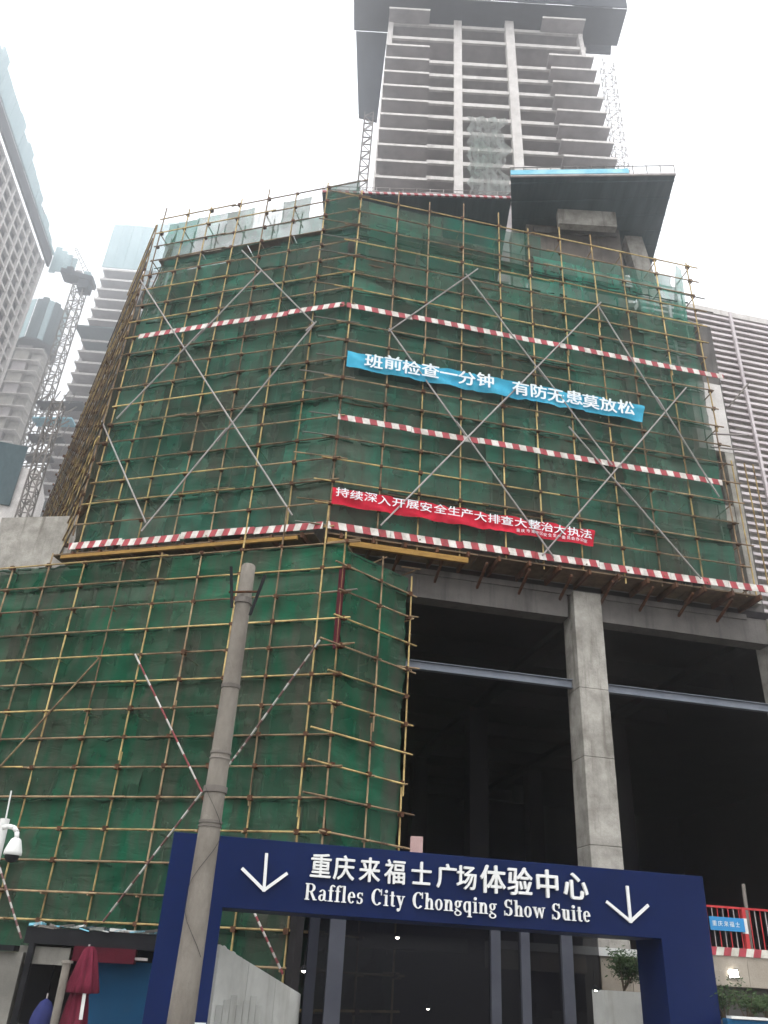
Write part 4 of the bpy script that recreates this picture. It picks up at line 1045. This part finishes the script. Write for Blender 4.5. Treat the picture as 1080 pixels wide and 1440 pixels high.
def shrub(name, c, w, h, n, label, seed_, leaf=0.09, cat='shrub'):
    rnd = random.Random(seed_); t = thing(name, c, label, cat, 'bushes along the retaining wall' if name == 'bush' else None)
    st = MB()
    tips = []
    for i in range(9):
        a = rnd.uniform(0, 6.28); q = c + Vector((math.cos(a) * w * rnd.uniform(.2, .9), math.sin(a) * w * .6 * rnd.uniform(.2, .9), h * rnd.uniform(.55, 1)))
        mid = c.lerp(q, .5) + Vector((rnd.uniform(-.1, .1), 0, .1)); st.tube(c, mid, .018, .012, n=5).tube(mid, q, .012, .004, n=5); tips.append((mid, q))
    st.build('stems', BARK, t, kind='stuff')
    lf = MB()
    for i in range(n):
        m_, q = rnd.choice(tips); p0 = m_.lerp(q, rnd.uniform(-.2, 1.05)) + Vector((rnd.gauss(0, w * .17), rnd.gauss(0, w * .17), rnd.gauss(0, h * .09)))
        d_ = Vector((rnd.gauss(0, 1), rnd.gauss(0, 1), rnd.gauss(0, .8))).normalized(); sd_ = d_.orthogonal().normalized(); L_ = leaf * rnd.uniform(.6, 1.4)
        lf.quad(p0, p0 + d_ * L_ * .5 + sd_ * L_ * .2, p0 + d_ * L_, p0 + d_ * L_ * .5 - sd_ * L_ * .2)
    lf.build('foliage', LEAF, t, kind='stuff'); return t
shrub('shrub', PB.P(.75, zpb - .02, -.4), .85, 1.05, 1900, 'leafy shrub growing in the pale planter box inside the portal', 3, .10)
for i, (px, py, D, w, h) in enumerate(((1022, 1440, 22.6, .6, .9), (1052, 1440, 22.2, .7, .65), (1078, 1436, 22.6, .6, .5), (1000, 1450, 22.9, .45, .8))):
    lb = ['tall loose bush under the floodlight at the foot of the retaining wall', 'low spreading bush between the tall bush and the photo edge', 'pale low bush at the right edge of the photo', 'thin bush half hidden behind the right jamb of the portal'][i]
    shrub('bush', at(px, py, D), w, h, 750, lb, 20 + i, .09, 'bush')
bl = thing('barrier', at(1040, 1436, 21.6), 'blue plastic barrier below the bushes in the right corner', 'barrier')
q = at(1022, 1432, 21.6); MB().box(q - Vector((0, 0, .7)), (2.2, .3, -0.02), (0, .3, 0), (0, 0, .7)).build('body', BLUEPANEL, bl, bevel=.03)
MB().box(q + Vector((.1, -.03, .0)), (.9, .12, 0), (0, .3, 0), (0, 0, .05)).build('cap', PLASTIC_W, bl)

# ------------------------------------------------------------------ street pole and small street things
up_ = thing('utility_pole', (-2.31, 13, 0), 'round grey concrete utility pole with iron bands in front of the portal', 'pole')
zt_p = at(345, 795, 13).z
mb = MB(); mb.lathe((-2.31, 13, 0), [(0.193, 0), (0.179, 1.5), (0.163, 3.2), (0.142, 5.4), (0.121, zt_p - .02), (0.105, zt_p), (0.02, zt_p + .01)], 32); mb.build('shaft', POLE_C, up_, smooth=True)
def band(py, k=1.0, h=.05):
    z = at(320, py, 13).z; rr = (0.193 - 0.0094 * z) * 1.06
    mb = MB(); mb.lathe((-2.31, 13, z), [(rr * .95, -h), (rr * k, -h), (rr * k, h), (rr * .95, h)], 28); mb.build('iron_band', POLE_DK, up_)
for py, k, h in ((845, 1.12, .05), (966, 1.05, .03), (1060, 1.02, .02), (1068, 1.02, .012), (1112, 1.1, .045), (1158, 1.03, .02), (1164, 1.03, .012)): band(py, k, h)
z = at(345, 838, 13).z
for (dx, dz, a) in ((-.17, .0, .12), (.15, -.12, -.16)):
    MB().box(Vector((-2.31 + dx, 12.8, z + dz - .3)), (.05, 0, 0), (0, .03, 0), (a * -1, 0, .75)).build('bracket_arm', BLACK, up_)
MB().tube((-2.55, 12.83, z - .02), (-2.05, 12.83, z + .02), .02).build('bolt_rod', RUST, up_)
zb4 = at(295, 1200, 13).z
wr = MB()
for k in range(16):
    a0, a1 = k * .5, (k + 1) * .5
    f_ = lambda a, kk: Vector((-2.31 + .19 * math.cos(a + 4), 13 - .19 * abs(math.sin(a + 4)) - .0, zb4 + .9 - kk * .14))
    wr.tube(f_(a0, k), f_(a1, k + 1), .004, n=4)
wr.build('loose_wire', BLACK, up_)

cm = thing('surveillance_camera', at(12, 1185, 13), 'white dome surveillance camera on a curved arm at the left edge', 'camera')
base_p = at(-4, 1170, 13)
pts = [at(x, y, 12.9) for x, y in ((4, 1164), (12, 1162), (20, 1164), (24, 1170), (23, 1182))]
mb = MB()
for a, b in zip(pts, pts[1:]): mb.tube(a, b, .035, n=8)
mb.build('arm', PLASTIC_W, cm, smooth=True)
q = at(18, 1199, 12.9)
mb = MB(); mb.lathe(q, [(.045, .2), (.07, .18), (.10, .10), (.125, .02), (.125, -.03), (.115, -.035)], 20); mb.build('housing', PLASTIC_W, cm, smooth=True)
mb = MB(); mb.lathe(q, [(.10, -.035), (.095, -.08), (.06, -.12), (.01, -.135)], 20); mb.build('dome', BLACK, cm, smooth=True)
pole(cm, 'antenna', at(8, 1152, 13), at(16, 1112, 13), .012, PLASTIC_W)
pole(cm, 'mounting_pole', Vector((at(1, 1185, 13).x, 13.1, 0)), Vector((at(4, 1150, 13).x, 13.1, at(4, 1150, 13).z)), .07, PLASTIC_W)

# kiosk at the left foot
KF = Frame(at(30, 1306, 23)[:2], 82)
ki = thing('kiosk', KF.P(1.5, 0, 0), 'grimy low kiosk with dark fascia and junk on its roof below the left scaffold', 'kiosk')
ks = lambda px, py=1310: KF.hit(px, py)[0]
kz = lambda px, py: KF.hit(px, py)[1]
ztk = kz(100, 1307)
KF.box(MB(), ks(38), ks(232), kz(100, 1330), ztk, .12, -3).build('fascia', MAROON if False else BLACK, ki)
KF.box(MB(), ks(42), ks(74), 0.1, kz(60, 1356), -1.2, -1.4).build('doorway_back', BLACK, ki)
KF.box(MB(), ks(33), ks(105), kz(60, 1356), kz(60, 1331), 0, -.3).build('transom_panel', KIOSKW, ki)
KF.box(MB(), -5, ks(22, 1400), 0.1, kz(10, 1338), 0.3, -.2).build('side_wall', KIOSKW, ki)
KF.box(MB(), -5, ks(32), kz(10, 1337), kz(10, 1329), .5, -.4).build('side_coping', BLACK, ki)
KF.box(MB(), ks(122, 1400), ks(232), 0.1, kz(170, 1352), -.4, -.6).build('blue_shutter', BLUEPANEL, ki)
KF.box(MB(), ks(105, 1340), ks(192, 1340), kz(150, 1354), kz(150, 1333), .25, -.3).build('maroon_awning', MAROON, ki)
KF.box(MB(), ks(188), ks(215), kz(200, 1351), kz(200, 1347), .2, .1).build('conduit', POLE_G, ki)
KF.box(MB(), ks(26, 1400), ks(34, 1400), 0.1, kz(34, 1325), .2, 0).build('door_post', BLACK, ki)
KF.box(MB(), ks(30), ks(232), 0.1, ztk - .05, -1.6, -1.8).build('rear_wall', CONC_IN_SHADE, ki)
jr = random.Random(5)
for i in range(26):
    s = ks(40) + (ks(225) - ks(40)) * i / 26; a = jr.uniform(.15, .4)
    mb = MB(); mb.box(KF.P(s, ztk + jr.uniform(0, .03), .15), KF.d * a + Vector((0, 0, jr.uniform(-.05, .06))), KF.n * -jr.uniform(.2, .6), (0, 0, jr.uniform(.02, .07)))
    mb.build('roof_sheet', [JUNK, POLE_DK, SCREEN_G, PLASTIC_W][jr.randrange(4)] if jr.random() < .8 else TARP, ki)
# parasol
pa = at(103, 1440, 20.5); zt_u = at(112, 1330, 20.5).z
ps = thing('parasol', (pa.x, pa.y, 0), 'folded crimson parasol standing in front of the kiosk', 'parasol')
pole(ps, 'pole', (pa.x, pa.y, 0), (pa.x, pa.y, zt_u + .04), .022, POLE_G)
def folds(c, prof, nf, amp, mat, name):
    mb = MB(); n = 56; k = len(prof)
    for (r, h) in prof:
        for i in range(n):
            t = 2 * math.pi * i / n; rr = r * (1 + amp * math.sin(nf * t + h * 1.5)); mb.v.append(Vector((c[0] + rr * math.cos(t), c[1] + rr * math.sin(t), h)))
    for m_ in range(k - 1):
        for i in range(n): j = (i + 1) % n; mb.f.append((m_ * n + i, m_ * n + j, (m_ + 1) * n + j, (m_ + 1) * n + i))
    mb.build(name, mat, ps, smooth=True)
folds((pa.x + .04, pa.y), [(.06, zt_u), (.13, zt_u - .08), (.20, zt_u - .3), (.30, zt_u - .72), (.33, zt_u - .86), (.30, zt_u - .88)], 8, .16, PARASOL, 'valance')
folds((pa.x, pa.y), [(.14, zt_u - .80), (.20, zt_u - 1.1), (.25, zt_u - 1.5), (.28, zt_u - 1.75), (.1, zt_u - 1.76)], 7, .22, PARASOL, 'canopy')
MB().box(Vector((pa.x + .16, pa.y - .22, zt_u - 1.35)), (.07, 0, 0), (0, .02, 0), (-.03, 0, .5)).build('tie_strap', PLASTIC_W, ps)
sp = at(76, 1440, 20.2)
bo = thing('bollard_post', (sp.x, sp.y, 0), 'plain grey post with a flat cap left of the folded parasol', 'post')
zp = at(82, 1350, 20.2).z
mb = MB(); mb.lathe((sp.x, sp.y, 0), [(.085, 0), (.085, zp - .05)], 18); mb.build('shaft', POLE_C, bo, smooth=True)
mb = MB(); mb.lathe((sp.x, sp.y, zp - .05), [(.085, 0), (.12, .0), (.12, .05), (.01, .06)], 18); mb.build('cap', POLE_C, bo)
# folded blue umbrella behind the post
bp = at(58, 1440, 20.9); um = thing('parasol', (bp.x, bp.y, 0), 'small violet blue folded parasol behind the grey post', 'parasol')
zu = at(62, 1404, 20.9).z
mb = MB(); mb.lathe((bp.x, bp.y, 0), [(.24, 0.1), (.26, .4), (.22, zu - .25), (.12, zu - .06), (.02, zu)], 18); mb.build('canopy', rough_mat('violet_cloth', (.02, .024, .08), (.03, .036, .12), 3, .8), um, smooth=True)
pole(um, 'pole', (bp.x, bp.y, 0), (bp.x, bp.y, zu + .1), .02, POLE_G)

# ------------------------------------------------------------------ damp air
hz, nt, out = nmat('damp_air')
pv = nd(nt, 'ShaderNodeVolumePrincipled'); pv.inputs['Density'].default_value = 0.0021; pv.inputs['Anisotropy'].default_value = 0.9
pv.inputs['Color'].default_value = (0.97, 0.98, 1, 1)
ln(nt, pv.outputs[0], out.inputs['Volume'])
hb = MB().ab(-300, -300, -1, 300, 300, 330).build('haze', hz)
hb['kind'] = 'stuff'
